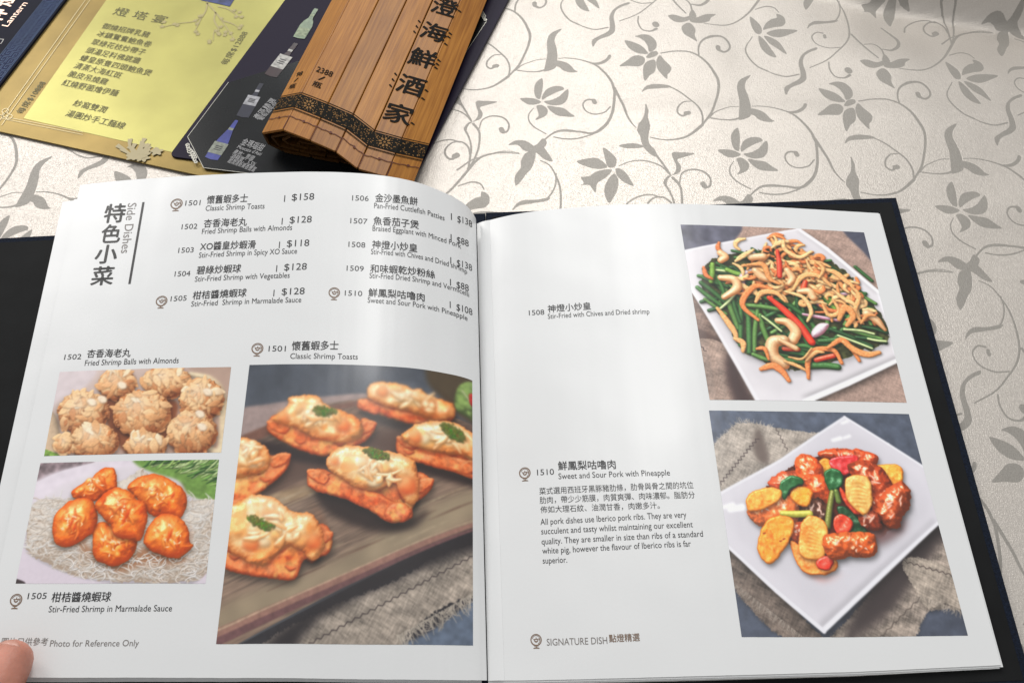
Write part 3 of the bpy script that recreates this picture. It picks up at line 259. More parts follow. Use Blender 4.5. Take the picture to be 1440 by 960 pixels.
class Pic:
    """a canvas; traced points run from the print's four corners (tl, tr, br, bl) to the canvas"""
    def __init__(s, w, h, tl, tr, br, bl, sag=None):
        s.w, s.h, s.c, s.sag = w, h, [np.array(q, float) for q in (tl, tr, br, bl)], sag
        s.k = (w / np.linalg.norm(s.c[1] - s.c[0]) + h / np.linalg.norm(s.c[3] - s.c[0])) / 2
        s.I = np.zeros((h, w, 3)) + .5
        s.Y, s.X = np.mgrid[0:h, 0:w].astype(float)
    def T(s, P):
        P = np.array(P, float).reshape(-1, 2); tl, tr, br, bl = s.c
        v = (P[:, 1] - tl[1]) / (bl[1] - tl[1]); u = (P[:, 0] - tl[0]) / (tr[0] - tl[0])
        for _ in range(5):
            xl = tl[0] + (bl[0] - tl[0]) * v; xr = tr[0] + (br[0] - tr[0]) * v
            u = (P[:, 0] - xl) / (xr - xl)
            yt = tl[1] + (tr[1] - tl[1]) * u; yb = bl[1] + (br[1] - bl[1]) * u
            if s.sag: yt = tl[1] + (tr[1] - tl[1]) * np.clip((u - s.sag) / (1 - s.sag), 0, 1) ** 1.6
            v = (P[:, 1] - yt) / (yb - yt)
        return np.stack([u * s.w, v * s.h], 1)
    def box(s, Q, m):
        x0 = int(max(0, Q[:, 0].min() - m)); x1 = int(min(s.w, Q[:, 0].max() + m + 1))
        y0 = int(max(0, Q[:, 1].min() - m)); y1 = int(min(s.h, Q[:, 1].max() + m + 1))
        return (slice(y0, y1), slice(x0, x1)) if x1 > x0 and y1 > y0 else None
    def item(s, pts, col, w=None, closed=True, dome=None, bump=.0, bs=8, rag=0, rs=8, gloss=0, gs=30, amb=.45, dark=None,
             light=None, shadow=.35, sh=(4, 6), shb=5, soft=.7, dof=0, mott=.12, ms=10, flat=False, sharp=False, L=(-.35, -.6, .72), streak=None, rim=0, tint=None, edge=None):
        k = s.k
        Q = s.T(pts)
        if w is None: Q = Q if sharp else smooth_closed(Q)
        else: Q = Q if sharp else smooth_open(Q)
        m = 14 + 3 * dof * k + (0 if w is None else np.max(w) * k) + 20 * k
        B = s.box(Q, m)
        if B is None: return
        X, Y = s.X[B], s.Y[B]
        tt = None
        if w is None: d = sdf_poly(Q, X, Y)
        else:
            W = np.interp(np.linspace(0, 1, len(Q)), np.linspace(0, 1, len(np.atleast_1d(w))), np.atleast_1d(w)) * k
            d, tt = sdf_line(Q, W, X, Y)
        if rag: d = d + rag * k * NZ.f(X / (rs * k), Y / (rs * k), 3)
        mask = np.clip(d / (2 * soft) + .5, 0, 1)
        col = np.array(col, float)
        C = np.zeros(X.shape + (3,)) + col
        n1 = NZ.f(X / (ms * k) + 31, Y / (ms * k) + 7, 4)
        if streak is not None:
            a = streak; u = X * math.cos(a) + Y * math.sin(a); v2 = -X * math.sin(a) + Y * math.cos(a)
            n1 = NZ.f(u / (ms * 6 * k), v2 / (ms * .5 * k), 3)
        dk = col * .55 if dark is None else np.array(dark); lt = np.clip(col * 1.25 + .04, 0, 1) if light is None else np.array(light)
        C = C * (1 + mott * n1[..., None] * 1.5)
        if tint is not None:
            tn = NZ.f(X / (tint[1] * k) + 57, Y / (tint[1] * k) + 23, 3) + (NZ.f(X / (tint[1] * k * .4) + 5, Y / (tint[1] * k * .4), 2)) * .4
            tn = np.clip((tn - tint[2]) / .35, 0, 1)[..., None]; tc_ = np.array(tint[0]); C = C * (1 - tn) + tc_ * tn * (1 + mott * n1[..., None]); dk = dk * (1 - tn) + tc_ * .6 * tn; lt = lt * (1 - tn) + np.clip(tc_ * 1.18 + .05, 0, 1) * tn
        if edge is not None:
            te = np.exp(-np.clip(d, 0, None) / (edge[1] * k) * (1 + .6 * n1))[..., None] * .85; C = C * (1 - te) + np.array(edge[0]) * te
            dk = dk * (1 - te) + np.array(edge[0]) * .6 * te; lt = lt * (1 - te) + np.clip(np.array(edge[0]) * 1.2, 0, 1) * te
        if not flat:
            R = (dome * k if dome else max(d.max(), 1) * .9)
            z = R * np.sqrt(np.clip(1 - (1 - np.clip(d / R, 0, 1)) ** 2, 0, 1))
            if bump:
                z = z + .62 * bump * k * NZ.f(X / (1.35 * bs * k) + 3, Y / (1.35 * bs * k) + 11, 2) * np.clip(d / 3, 0, 1)
                z = blur(z, 1.)
            gy, gx = np.gradient(z)
            nz = 1 / np.sqrt(1 + gx * gx + gy * gy)
            Lx, Ly, Lz = np.array(L) / np.linalg.norm(L)
            df = np.clip((-gx * Lx * -1 * -1 - gy * Ly + Lz) * nz, 0, 1)
            sd = amb + (1 - amb) * df
            t = np.clip((sd - amb) / (1 - amb), 0, 1)[..., None]
            C = np.where(t < .6, dk + (C - dk) * (t / .6), C + (lt - C) * ((t - .6) / .4) * .7)
            if gloss:
                hx, hy, hz = Lx, Ly, Lz + 1; hn = math.sqrt(hx * hx + hy * hy + hz * hz)
                sp = np.clip((-gx * hx - gy * hy + hz) * nz / hn, 0, 1) ** gs
                C = C + gloss * sp[..., None] * (1 + .8 * NZ.f(X / (3 * k), Y / (3 * k), 2)[..., None])
            if rim: C = C + (rim * np.clip(1 - np.abs(d - 2 * k) / (2 * k), 0, 1) * np.clip(-gy, 0, 1))[..., None]
        if shadow:
            sm = shift(mask, sh[0] * k, sh[1] * k)
            s.I[B] *= (1 - shadow * blur(sm, shb * k))[..., None]
        if dof:
            mb = blur(mask, dof * k)
            C = blur(C * mask[..., None], dof * k) / np.maximum(mb, 1e-4)[..., None]
            mask = mb
        s.I[B] = s.I[B] * (1 - mask[..., None]) + np.clip(C, 0, 1.1) * mask[..., None]
    def ball_shade(s, cx, cy, rx, ry, k=.5, col=(.55, .32, .18), up=.12):
        (x, y), (xr, _), (_, yr) = s.T([(cx, cy), (cx + rx, cy), (cx, cy + ry)]); rx = abs(xr - x); ry = abs(yr - y)
        u = (s.X - x) / rx; v = (s.Y - y) / ry; q = u * u + v * v
        m = np.clip((1.12 - q) * 4, 0, 1); d = np.clip((u * .35 + v * .75) * .7 + q * .45 - .12, 0, 1) * k * m
        l = np.exp(-((u + .25) ** 2 + (v + .4) ** 2) / .18) * up * m
        s.I *= 1 - d[..., None] * (1 - np.array(col)); s.I += l[..., None] * (1 - s.I)
    def grad(s, c0, c1, ang=90, amp=.05, ms=20):
        a = math.radians(ang); t = (s.X / s.w * math.cos(a) + s.Y / s.h * math.sin(a))[..., None]
        s.I[:] = np.array(c0) * (1 - t) + np.array(c1) * t
        s.I *= 1 + amp * NZ.f(s.X / (ms * s.k), s.Y / (ms * s.k), 4)[..., None]
    def weave(s, pts, col, amp=.12, fold=.18, fs=60, rag=4, period=3.2, shadow=.3, dof=0, **kw):
        k = s.k
        Q = s.T(pts); B = s.box(Q, 20)
        if B is None: return
        X, Y = s.X[B], s.Y[B]
        d = sdf_poly(smooth_closed(Q, 3), X, Y) + rag * k * NZ.f(X / (5 * k), Y / (5 * k), 3)
        m = np.clip(d / 1.6 + .5, 0, 1)
        a = .5; u = X * math.cos(a) + Y * math.sin(a); v = -X * math.sin(a) + Y * math.cos(a)
        p = period * k
        t = NZ.f(u / p, v / (p * 6), 2) + NZ.f(u / (p * 6), v / p, 2)
        f = NZ.f(X / (fs * k) + 5, Y / (fs * k * .5) + 2, 3)
        C = np.array(col) * (1 + amp * t + fold * 1.6 * f)[..., None]
        s.I[B] *= (1 - shadow * blur(shift(m, 0, 6 * k), 6 * k))[..., None]
        if dof: m = blur(m, dof * k); C = blur(C, dof * k)
        s.I[B] = s.I[B] * (1 - m[..., None]) + C * m[..., None]
    def fringe(s, a, b, n, ln, col, ang, spread=.5, seed=1, w=.9):
        r = np.random.RandomState(seed); a = np.array(a, float); b = np.array(b, float)
        for i in range(n):
            p = a + (b - a) * (i + r.rand()) / n + r.randn(2) * 1.2; th = math.radians(ang) + r.randn() * spread; l = ln * (.5 + r.rand() * .8)
            q = p + l * .5 * np.array([math.cos(th), math.sin(th)]); th += r.randn() * spread
            e = q + l * .5 * np.array([math.cos(th), math.sin(th)])
            s.item([p, q, e], np.array(col) * (.7 + .45 * r.rand()), w=[w, w * .8, w * .4], shadow=0, flat=True, mott=0)
    def zigzag(s, a, b, n, amp, col, w=1.):
        a = np.array(a, float); b = np.array(b, float); e = (b - a) / np.linalg.norm(b - a); nn = np.array([-e[1], e[0]])
        P = [a + (b - a) * i / n + nn * amp * (1 if i % 2 else -1) for i in range(n + 1)]
        s.item(P, col, w=[w, w], sharp=True, flat=True, shadow=0, mott=0)
    def done(s, sat=1., b=1.):
        sat *= 1.12
        I = np.clip(blur(s.I, 1.1), 0, 1); I = .012 + .988 * I ** .97; g = I.mean(2, keepdims=True)
        s.I = np.clip((g + (I - g) * sat) * b, 0, 1)
        return s.I

def paint_damask(W=720, H=1200):
    a, b = np.array(MOTIF_A), np.array(MOTIF_B)
    V, U = np.mgrid[0:H, 0:W].astype(float); U = (U + .5) / W; V = (V + .5) / H
    D = np.full((H, W), -1.)
    for st in MOTIFS:
        P = np.array(st[1]); P = smooth_closed(P, 5) if st[0] == 'p' else smooth_open(P, 5)
        m = .02; lo = P.min(0) - m; hi = P.max(0) + m
        for i in range(int(math.floor(lo[0])), int(math.floor(hi[0])) + 1):
            for j in range(int(math.floor(lo[1])), int(math.floor(hi[1])) + 1):
                u0, u1 = max(0, int((lo[0] - i) * W)), min(W, int((hi[0] - i) * W) + 1)
                v0, v1 = max(0, int((lo[1] - j) * H)), min(H, int((hi[1] - j) * H) + 1)
                if u1 <= u0 or v1 <= v0: continue
                B = (slice(v0, v1), slice(u0, u1))
                uu, vv = U[B] + i, V[B] + j
                X = uu * a[0] + vv * b[0]; Y = uu * a[1] + vv * b[1]
                Q = np.stack([P[:, 0] * a[0] + P[:, 1] * b[0], P[:, 0] * a[1] + P[:, 1] * b[1]], 1)
                if st[0] == 'p': d = sdf_poly(Q, X, Y)
                else: d, _ = sdf_line(Q, np.interp(np.linspace(0, 1, len(Q)), np.linspace(0, 1, len(st[2])), np.array(st[2]) * .5), X, Y)
                D[B] = np.maximum(D[B], d)
    X = U * a[0] + V * b[0]; Y = U * a[1] + V * b[1]
    D = D + .00012 * NZ.f(U * 320, V * 620, 1)   # stepped weave edge (not periodic across the seam, invisible)
    return np.clip(D / .00022 + .5, 0, 1)

def herb(p, pts, r, dof=.5):
    P = np.array(pts, float)
    p.item(pts, rgb(88, 94, 44), dome=3, bump=3, bs=4, rag=9, rs=7, mott=.5, ms=4, shadow=.3, sh=(1, 2), shb=2, dof=dof + .8)
    for i in range(34):
        w = r.dirichlet(np.ones(len(P))); q = w @ P + r.randn(2) * 5
        p.item([q, q + r.randn(2) * 5], rgb(60 + 70 * r.rand(), 85 + 65 * r.rand(), 30 + 20 * r.rand()), w=[2.2, 1.2], shadow=.2, sh=(0, 1), shb=1, dof=dof)

def paint_toasts():
    p = Pic(600, 660, (118, 27), (832, 78), (833, 932), (12, 922), sag=.6); r = np.random.RandomState(3)
    p.grad(rgb(66, 71, 80), rgb(98, 102, 110), 60, .16, 60)
    p.item([(690, 0), (760, 0), (860, 60), (860, 230), (790, 210), (740, 150), (690, 90)], rgb(74, 62, 46), flat=True, shadow=0, dof=8)
    p.item([(790, 100), (850, 90), (860, 230), (810, 210), (775, 180)], rgb(112, 134, 74), bump=8, bs=12, shadow=0, dof=3, mott=.4)
    p.item([(800, 120), (840, 180), (838, 215)], rgb(170, 180, 130), w=[4, 5, 3], shadow=0, dof=3)
    p.item([(822, 130), (840, 130), (840, 175), (824, 165)], rgb(165, 40, 35), shadow=0, dof=2)
    # tray
    p.item([(60, 205), (300, 158), (480, 132), (600, 150), (880, 250), (880, 570), (420, 760), (0, 960), (-60, 960)], rgb(126, 106, 92), sharp=True, flat=True, streak=2.72, mott=.2, ms=9, shadow=.4, sh=(0, 10), shb=12, dof=1)
    p.item([(80, 190), (180, 168), (300, 150), (480, 128), (480, 146), (300, 182), (180, 240), (70, 290)], rgb(152, 134, 130), flat=True, shadow=0, dof=4, mott=.1)
    p.item([(70, 290), (180, 240), (330, 185), (500, 150), (500, 162), (330, 210), (190, 270), (70, 330)], rgb(112, 78, 66), flat=True, shadow=.2, dof=4)
    p.item([(75, 400), (300, 300), (560, 240), (860, 250), (860, 420), (660, 400), (300, 430), (60, 540)], rgb(86, 66, 58), flat=True, shadow=0, dof=22, mott=.15, streak=2.72, ms=8)
    p.item([(60, 560), (380, 390), (860, 330), (860, 360), (420, 430), (70, 590)], rgb(128, 104, 88), flat=True, shadow=0, dof=5, streak=2.72, ms=5, mott=.25)
    p.item([(170, 480), (330, 440), (320, 470), (190, 520)], rgb(150, 126, 100), flat=True, shadow=0, dof=4, streak=2.72, ms=4, mott=.25)
    p.item([(350, 700), (600, 560), (860, 450), (860, 540), (500, 700), (60, 880), (50, 800)], rgb(150, 134, 112), flat=True, shadow=0, dof=14, streak=2.72, ms=5, mott=.3)
    for i in range(46):
        x = r.rand() * 800; y = 440 + r.rand() * 400; l = 60 + 150 * r.rand(); c = rgb(165, 148, 124) if r.rand() > .5 else rgb(98, 74, 62)
        if y < 905 - .41 * x: p.item([(x, y), (x + l, y - l * .42)], c, w=[.6, 2.5, .6], shadow=0, flat=True, dof=1.3 + 2 * r.rand())
    p.item([(360, 430), (450, 480), (600, 560), (690, 520), (640, 580), (520, 590), (380, 540), (330, 480)], rgb(44, 34, 32), flat=True, shadow=0, dof=10)
    p.item([(130, 300), (200, 300), (330, 350), (420, 340), (400, 380), (260, 365), (150, 330)], rgb(44, 34, 34), flat=True, shadow=0, dof=8)
    p.item([(590, 330), (700, 385), (850, 430), (850, 452), (700, 412), (600, 370)], rgb(50, 38, 36), flat=True, shadow=0, dof=8)
    p.item([(470, 190), (620, 235), (700, 250), (640, 268), (520, 230)], rgb(60, 52, 50), flat=True, shadow=0, dof=7)
    # below the tray
    p.item([(-60, 990), (420, 770), (880, 560), (900, 990)], rgb(42, 40, 44), sharp=True, flat=True, shadow=0)
    p.item([(560, 960), (700, 890), (900, 780), (900, 990)], rgb(92, 103, 120), flat=True, shadow=0, dof=4, mott=.2)
    p.weave([(190, 905), (330, 840), (450, 790), (600, 735), (720, 670), (860, 640), (860, 770), (790, 800), (720, 830), (620, 900), (560, 960), (160, 960)], rgb(152, 141, 130), amp=.2, fold=.16, fs=50, rag=9, dof=.8)
    p.fringe((590, 905), (850, 775), 130, 46, rgb(172, 162, 150), 62, .6, 4, 1.4)
    p.item([(120, 960), (330, 815), (560, 700), (860, 590), (860, 640), (600, 735), (350, 850), (230, 960)], rgb(38, 34, 36), flat=True, shadow=0, dof=13)
    p.zigzag((310, 925), (850, 662), 44, 4, rgb(58, 50, 50), 1.3)
    for a, b, c, w in (((-10, 905), (860, 562), (146, 110, 98), 13), ((-10, 925), (860, 577), (104, 74, 74), 9), ((-10, 893), (860, 549), (186, 160, 136), 2)):
        p.item([a, (420, (a[1] + b[1]) / 2), b], rgb(*c), w=[w * 1.3, w * .9, w * .45], flat=True, shadow=.25 if w == 13 else 0, dof=1.6, mott=.1)
    crust = dict(dark=rgb(158, 60, 26), light=rgb(244, 176, 118), dome=14, bump=10, bs=34, edge=(rgb(176, 76, 36), 5), tint=(rgb(234, 156, 88), 40, -.02), rag=3, rs=14, mott=.22, ms=9, amb=.35, gloss=.12, gs=14, shadow=.5, sh=(6, 14), shb=10)
    top = dict(dark=rgb(214, 128, 66), light=rgb(252, 242, 212), dome=30, bump=17, bs=36, edge=(rgb(226, 132, 66), 11), tint=(rgb(238, 166, 96), 52, .02), rag=5, rs=14, mott=.1, ms=22, gloss=.3, gs=26, amb=.4, shadow=.4, sh=(2, 7), shb=7)
    toasts = [
        (3., [(468, 160), (500, 150), (560, 170), (650, 195), (740, 200), (772, 190), (765, 225), (690, 237), (620, 230), (530, 200), (470, 185)],
         [(495, 115), (520, 88), (580, 86), (640, 108), (665, 112), (700, 140), (768, 165), (770, 212), (700, 222), (640, 195), (560, 172), (505, 150)], None, [((690, 165), 30), ((545, 115), 22)]),
        (1.9, [(175, 235), (205, 205), (300, 260), (400, 285), (460, 270), (480, 215), (522, 235), (500, 285), (430, 325), (350, 347), (260, 320), (182, 270)],
         [(190, 220), (240, 175), (248, 145), (330, 138), (372, 178), (430, 196), (478, 232), (472, 282), (410, 300), (330, 292), (270, 255), (225, 240)], [(322, 182), (350, 176), (398, 192), (372, 212), (332, 205)], [((420, 240), 26), ((225, 210), 22)]),
        (1.4, [(593, 285), (625, 285), (700, 320), (780, 350), (860, 370), (860, 425), (770, 402), (690, 378), (596, 340)],
         [(607, 272), (650, 238), (720, 226), (790, 240), (860, 290), (860, 352), (780, 345), (720, 334), (660, 318), (618, 300)], [(728, 238), (770, 240), (808, 275), (800, 302), (770, 292), (742, 265)], [((650, 275), 24)]),
        (1.3, [(50, 500), (60, 400), (150, 405), (200, 345), (245, 348), (236, 390), (180, 445), (100, 500)],
         [(60, 290), (120, 288), (162, 312), (182, 350), (168, 395), (120, 412), (55, 410)], None, [((140, 330), 16)]),
        (.8, [(20, 620), (100, 650), (200, 660), (270, 610), (345, 565), (382, 600), (376, 652), (330, 676), (290, 680), (262, 737), (190, 735), (100, 722), (20, 690)],
         [(30, 530), (90, 490), (130, 470), (200, 488), (260, 530), (315, 532), (345, 580), (358, 640), (322, 682), (285, 655), (235, 640), (170, 694), (100, 680), (30, 620)], [(105, 538), (150, 550), (195, 572), (178, 588), (130, 570)], [((325, 620), 26), ((120, 620), 30)]),
        (.3, [(303, 402), (345, 390), (400, 410), (470, 450), (540, 470), (600, 500), (640, 470), (655, 398), (706, 430), (692, 465), (642, 512), (636, 550), (570, 562), (500, 522), (420, 487), (314, 456)],
         [(368, 350), (405, 315), (470, 310), (540, 322), (620, 343), (655, 385), (660, 480), (632, 506), (600, 470), (580, 410), (520, 446), (460, 448), (412, 420), (370, 390)], [(480, 320), (520, 316), (568, 338), (558, 356), (510, 352)], [((625, 440), 34), ((390, 360), 18)]),
    ]
    for dof, c, t, h, bits in toasts:
        if dof == .3: p.item([(470, 430), (600, 380), (664, 410), (650, 480), (600, 535), (520, 500)], rgb(222, 120, 68), dof=dof, **crust)
        P = np.array(t, float); cc = P.mean(0)
        p.item(cc + (P - cc) * (.9, .8) + (8, 26), rgb(206, 104, 58), dof=dof, **crust)
        p.item(c, rgb(212, 108, 58), dof=dof, **crust)
        for i in range(5):
            q = np.array(c, float)[r.randint(len(c))] * .75 + cc * .25
            p.item([q + (-16, -3), q + (0, 6), q + (16, 3)], rgb(214, 106, 60), w=[3, 7, 3], dark=rgb(140, 50, 24), shadow=.3, sh=(0, 3), shb=3, dof=dof + .5, bump=2)
        # upturned corners of the crust
        A = np.array(c, float); lo, hi = A[A[:, 0].argmin()], A[A[:, 0].argmax()]
        for q, sg in ((lo, 1), (hi, -1)):
            p.item([q + (-3 * sg, -7), q + (34 * sg, -10), q + (70 * sg, 14), q + (52 * sg, 40), q + (12 * sg, 22)], rgb(214, 112, 62), dark=rgb(156, 62, 30), light=rgb(240, 168, 112), dome=8, bump=5, bs=14, rag=3, shadow=.25, sh=(0, 5), shb=5, dof=dof, mott=.2, gloss=.1)
        p.item(t, rgb(238, 198, 140), dof=dof, **top)
        for i in range(4):      # browned patches and cream folds
            q = r.dirichlet(np.ones(len(P)) * .45) @ P; R = 12 + 16 * r.rand(); k_ = i % 3
            p.item([q + (R * math.cos(a) * (1 + .3 * r.randn()), R * .7 * math.sin(a)) for a in np.linspace(0, 5.4, 6)], [rgb(238, 168, 98), rgb(246, 218, 172), rgb(232, 150, 84)][k_], dome=9, bump=4, bs=12, shadow=.16, sh=(0, 4), shb=5, dof=dof + 5, gloss=.15, gs=14)
        for (q, R) in bits:
            p.item([(q[0] - R, q[1] + R * .4), (q[0] - R * .4, q[1] - R * .8), (q[0] + R * .6, q[1] - R * .6), (q[0] + R * .8, q[1] + R * .7), (q[0] - R * .1, q[1] + R)], rgb(240, 150, 86), dark=rgb(206, 92, 44), light=rgb(252, 206, 150), bump=3, shadow=.2, sh=(1, 3), shb=4, dof=dof + 6, gloss=.1)
        for i in range(13):
            w = r.dirichlet(np.ones(len(P)) * .8); q = w @ P + (0, -6); a = r.rand() * 3.1; l = 14 + 26 * r.rand(); e = np.array([math.cos(a), math.sin(a) * .6]) * l
            p.item([q - e, q + (0, 5 * r.randn()), q + e], rgb(244, 216, 166) if r.rand() > .35 else rgb(240, 180, 116), w=[3, 5 + 9 * r.rand(), 4], dark=rgb(222, 160, 98), light=rgb(252, 240, 210), shadow=.22, sh=(0, 4), shb=4, dof=dof + 1.2, gloss=.3, gs=20, mott=.05)
        m0, m1 = P.min(0), P.max(0); p.ball_shade((m0[0] + m1[0]) / 2, (m0[1] + m1[1]) / 2 - 4, (m1[0] - m0[0]) / 2 * 1.02, (m1[1] - m0[1]) / 2 * 1.02, .5, (.85, .42, .16), .25)
        if h: herb(p, h, r, dof + .4)
    p.item([(570, 500), (615, 500), (636, 530), (610, 560), (565, 555), (550, 530)], rgb(214, 108, 66), shadow=.2, **{k: v for k, v in crust.items() if k not in ('shadow',)})
    return p.done(1.0)

def paint_balls():
    p = Pic(560, 290, (172, 98), (1390, 62), (1320, 660), (60, 688)); r = np.random.RandomState(8)
    p.grad(rgb(206, 190, 184), rgb(186, 158, 144), 40, .05, 90)
    p.item([(160, 60), (430, 80), (330, 230), (170, 300), (80, 400), (60, 200)], rgb(214, 202, 204), flat=True, shadow=0, dof=14)
    p.item([(1080, 60), (1420, 60), (1400, 300), (1300, 240)], rgb(176, 150, 136), flat=True, shadow=0, dof=16)
    p.item([(1100, 120), (1250, 160), (1330, 300), (1320, 640), (1240, 640)], rgb(214, 190, 160), w=[20, 26, 30, 30, 20], shadow=0, dof=8, bump=8, bs=10)
    p.item([(60, 380), (150, 430), (180, 690), (40, 700)], rgb(190, 166, 140), shadow=0, dof=6)
    p.item([(40, 640), (120, 660), (220, 700), (40, 710)], rgb(110, 140, 66), bump=4, shadow=0, dof=2, mott=.4)
    balls = [(580, 190, 135, 118), (930, 175, 175, 120), (1180, 300, 160, 150), (340, 390, 185, 155), (755, 400, 210, 165), (420, 590, 175, 125), (1110, 530, 180, 150), (780, 620, 155, 95), (200, 610, 60, 60)]
    p.item([(480, 280), (700, 250), (980, 300), (1000, 420), (900, 640), (640, 660), (500, 460)], rgb(128, 74, 48), flat=True, shadow=0, dof=10)
    for (cx, cy, rx, ry) in balls:
        P = [(cx + rx * math.cos(a), cy + ry * math.sin(a)) for a in np.linspace(0, 6.283, 14)[:-1]]
        p.item(P, rgb(214, 168, 122), dark=rgb(160, 104, 68), light=rgb(242, 206, 162), bump=14, bs=30, rag=16, rs=30, mott=.18, ms=22, tint=(rgb(182, 118, 72), 50, .1), amb=.35, shadow=.45, sh=(6, 22), shb=16, gloss=.08, gs=10)
        for i in range(64):
            a = r.rand() * 6.283; q = math.sqrt(r.rand()) * .93; x = cx + rx * q * math.cos(a); y = cy + ry * q * math.sin(a); th = r.rand() * 3.14; l = 20 + 36 * r.rand(); b = l * (.35 + .4 * r.rand())
            e = np.array([math.cos(th), math.sin(th)]); n = np.array([-e[1], e[0]]); o = np.array([x, y])
            tone = r.rand() - .45 * (q * math.sin(a)) - .1
            base = rgb(232, 192, 146) if tone > .45 else (rgb(216, 166, 118) if tone > 0 else rgb(194, 136, 92))
            if tone > .98: base = rgb(240, 216, 184)
            p.item([o - e * l, o - e * l * .3 + n * b, o + e * l * .8 + n * b * .5, o + e * l, o - n * b * .7], base, dark=base * .8, light=np.clip(base * 1.14, 0, 1), dome=6, amb=.4, bump=2, shadow=.18, sh=(2, 6), shb=7, soft=1.4, dof=2.4, gloss=.1, mott=.08)
        p.ball_shade(cx, cy, rx, ry, .85, (.50, .27, .13), .22)
    for (x, y) in ((610, 200), (395, 320), (470, 300), (1220, 245), (1165, 400), (1180, 490)):
        p.item([(x - 32, y - 8), (x - 8, y - 28), (x + 30, y - 16), (x + 34, y + 18), (x - 6, y + 26)], rgb(240, 216, 188), dome=8, shadow=.1, sh=(1, 5), shb=5, dof=5, amb=.7)
    return p.done(1.02)

def threads(p, n, x0, x1, y0, y1, cols, ln, w, r, cond=None, dof=.6):
    for i in range(n):
        x = x0 + (x1 - x0) * r.rand(); y = y0 + (y1 - y0) * r.rand()
        if cond and not cond(x, y): continue
        a = r.rand() * 6.28; k = r.randn() * .9; P = [(x, y)]
        for j in range(4):
            x += ln / 4 * math.cos(a); y += ln / 4 * math.sin(a) * .6; a += k * .6; P.append((x, y))
        p.item(P, cols[r.randint(len(cols))], w=[w * .6, w, w * .6], shadow=.13, sh=(1, 3), shb=2, dof=dof, mott=0, amb=.6)

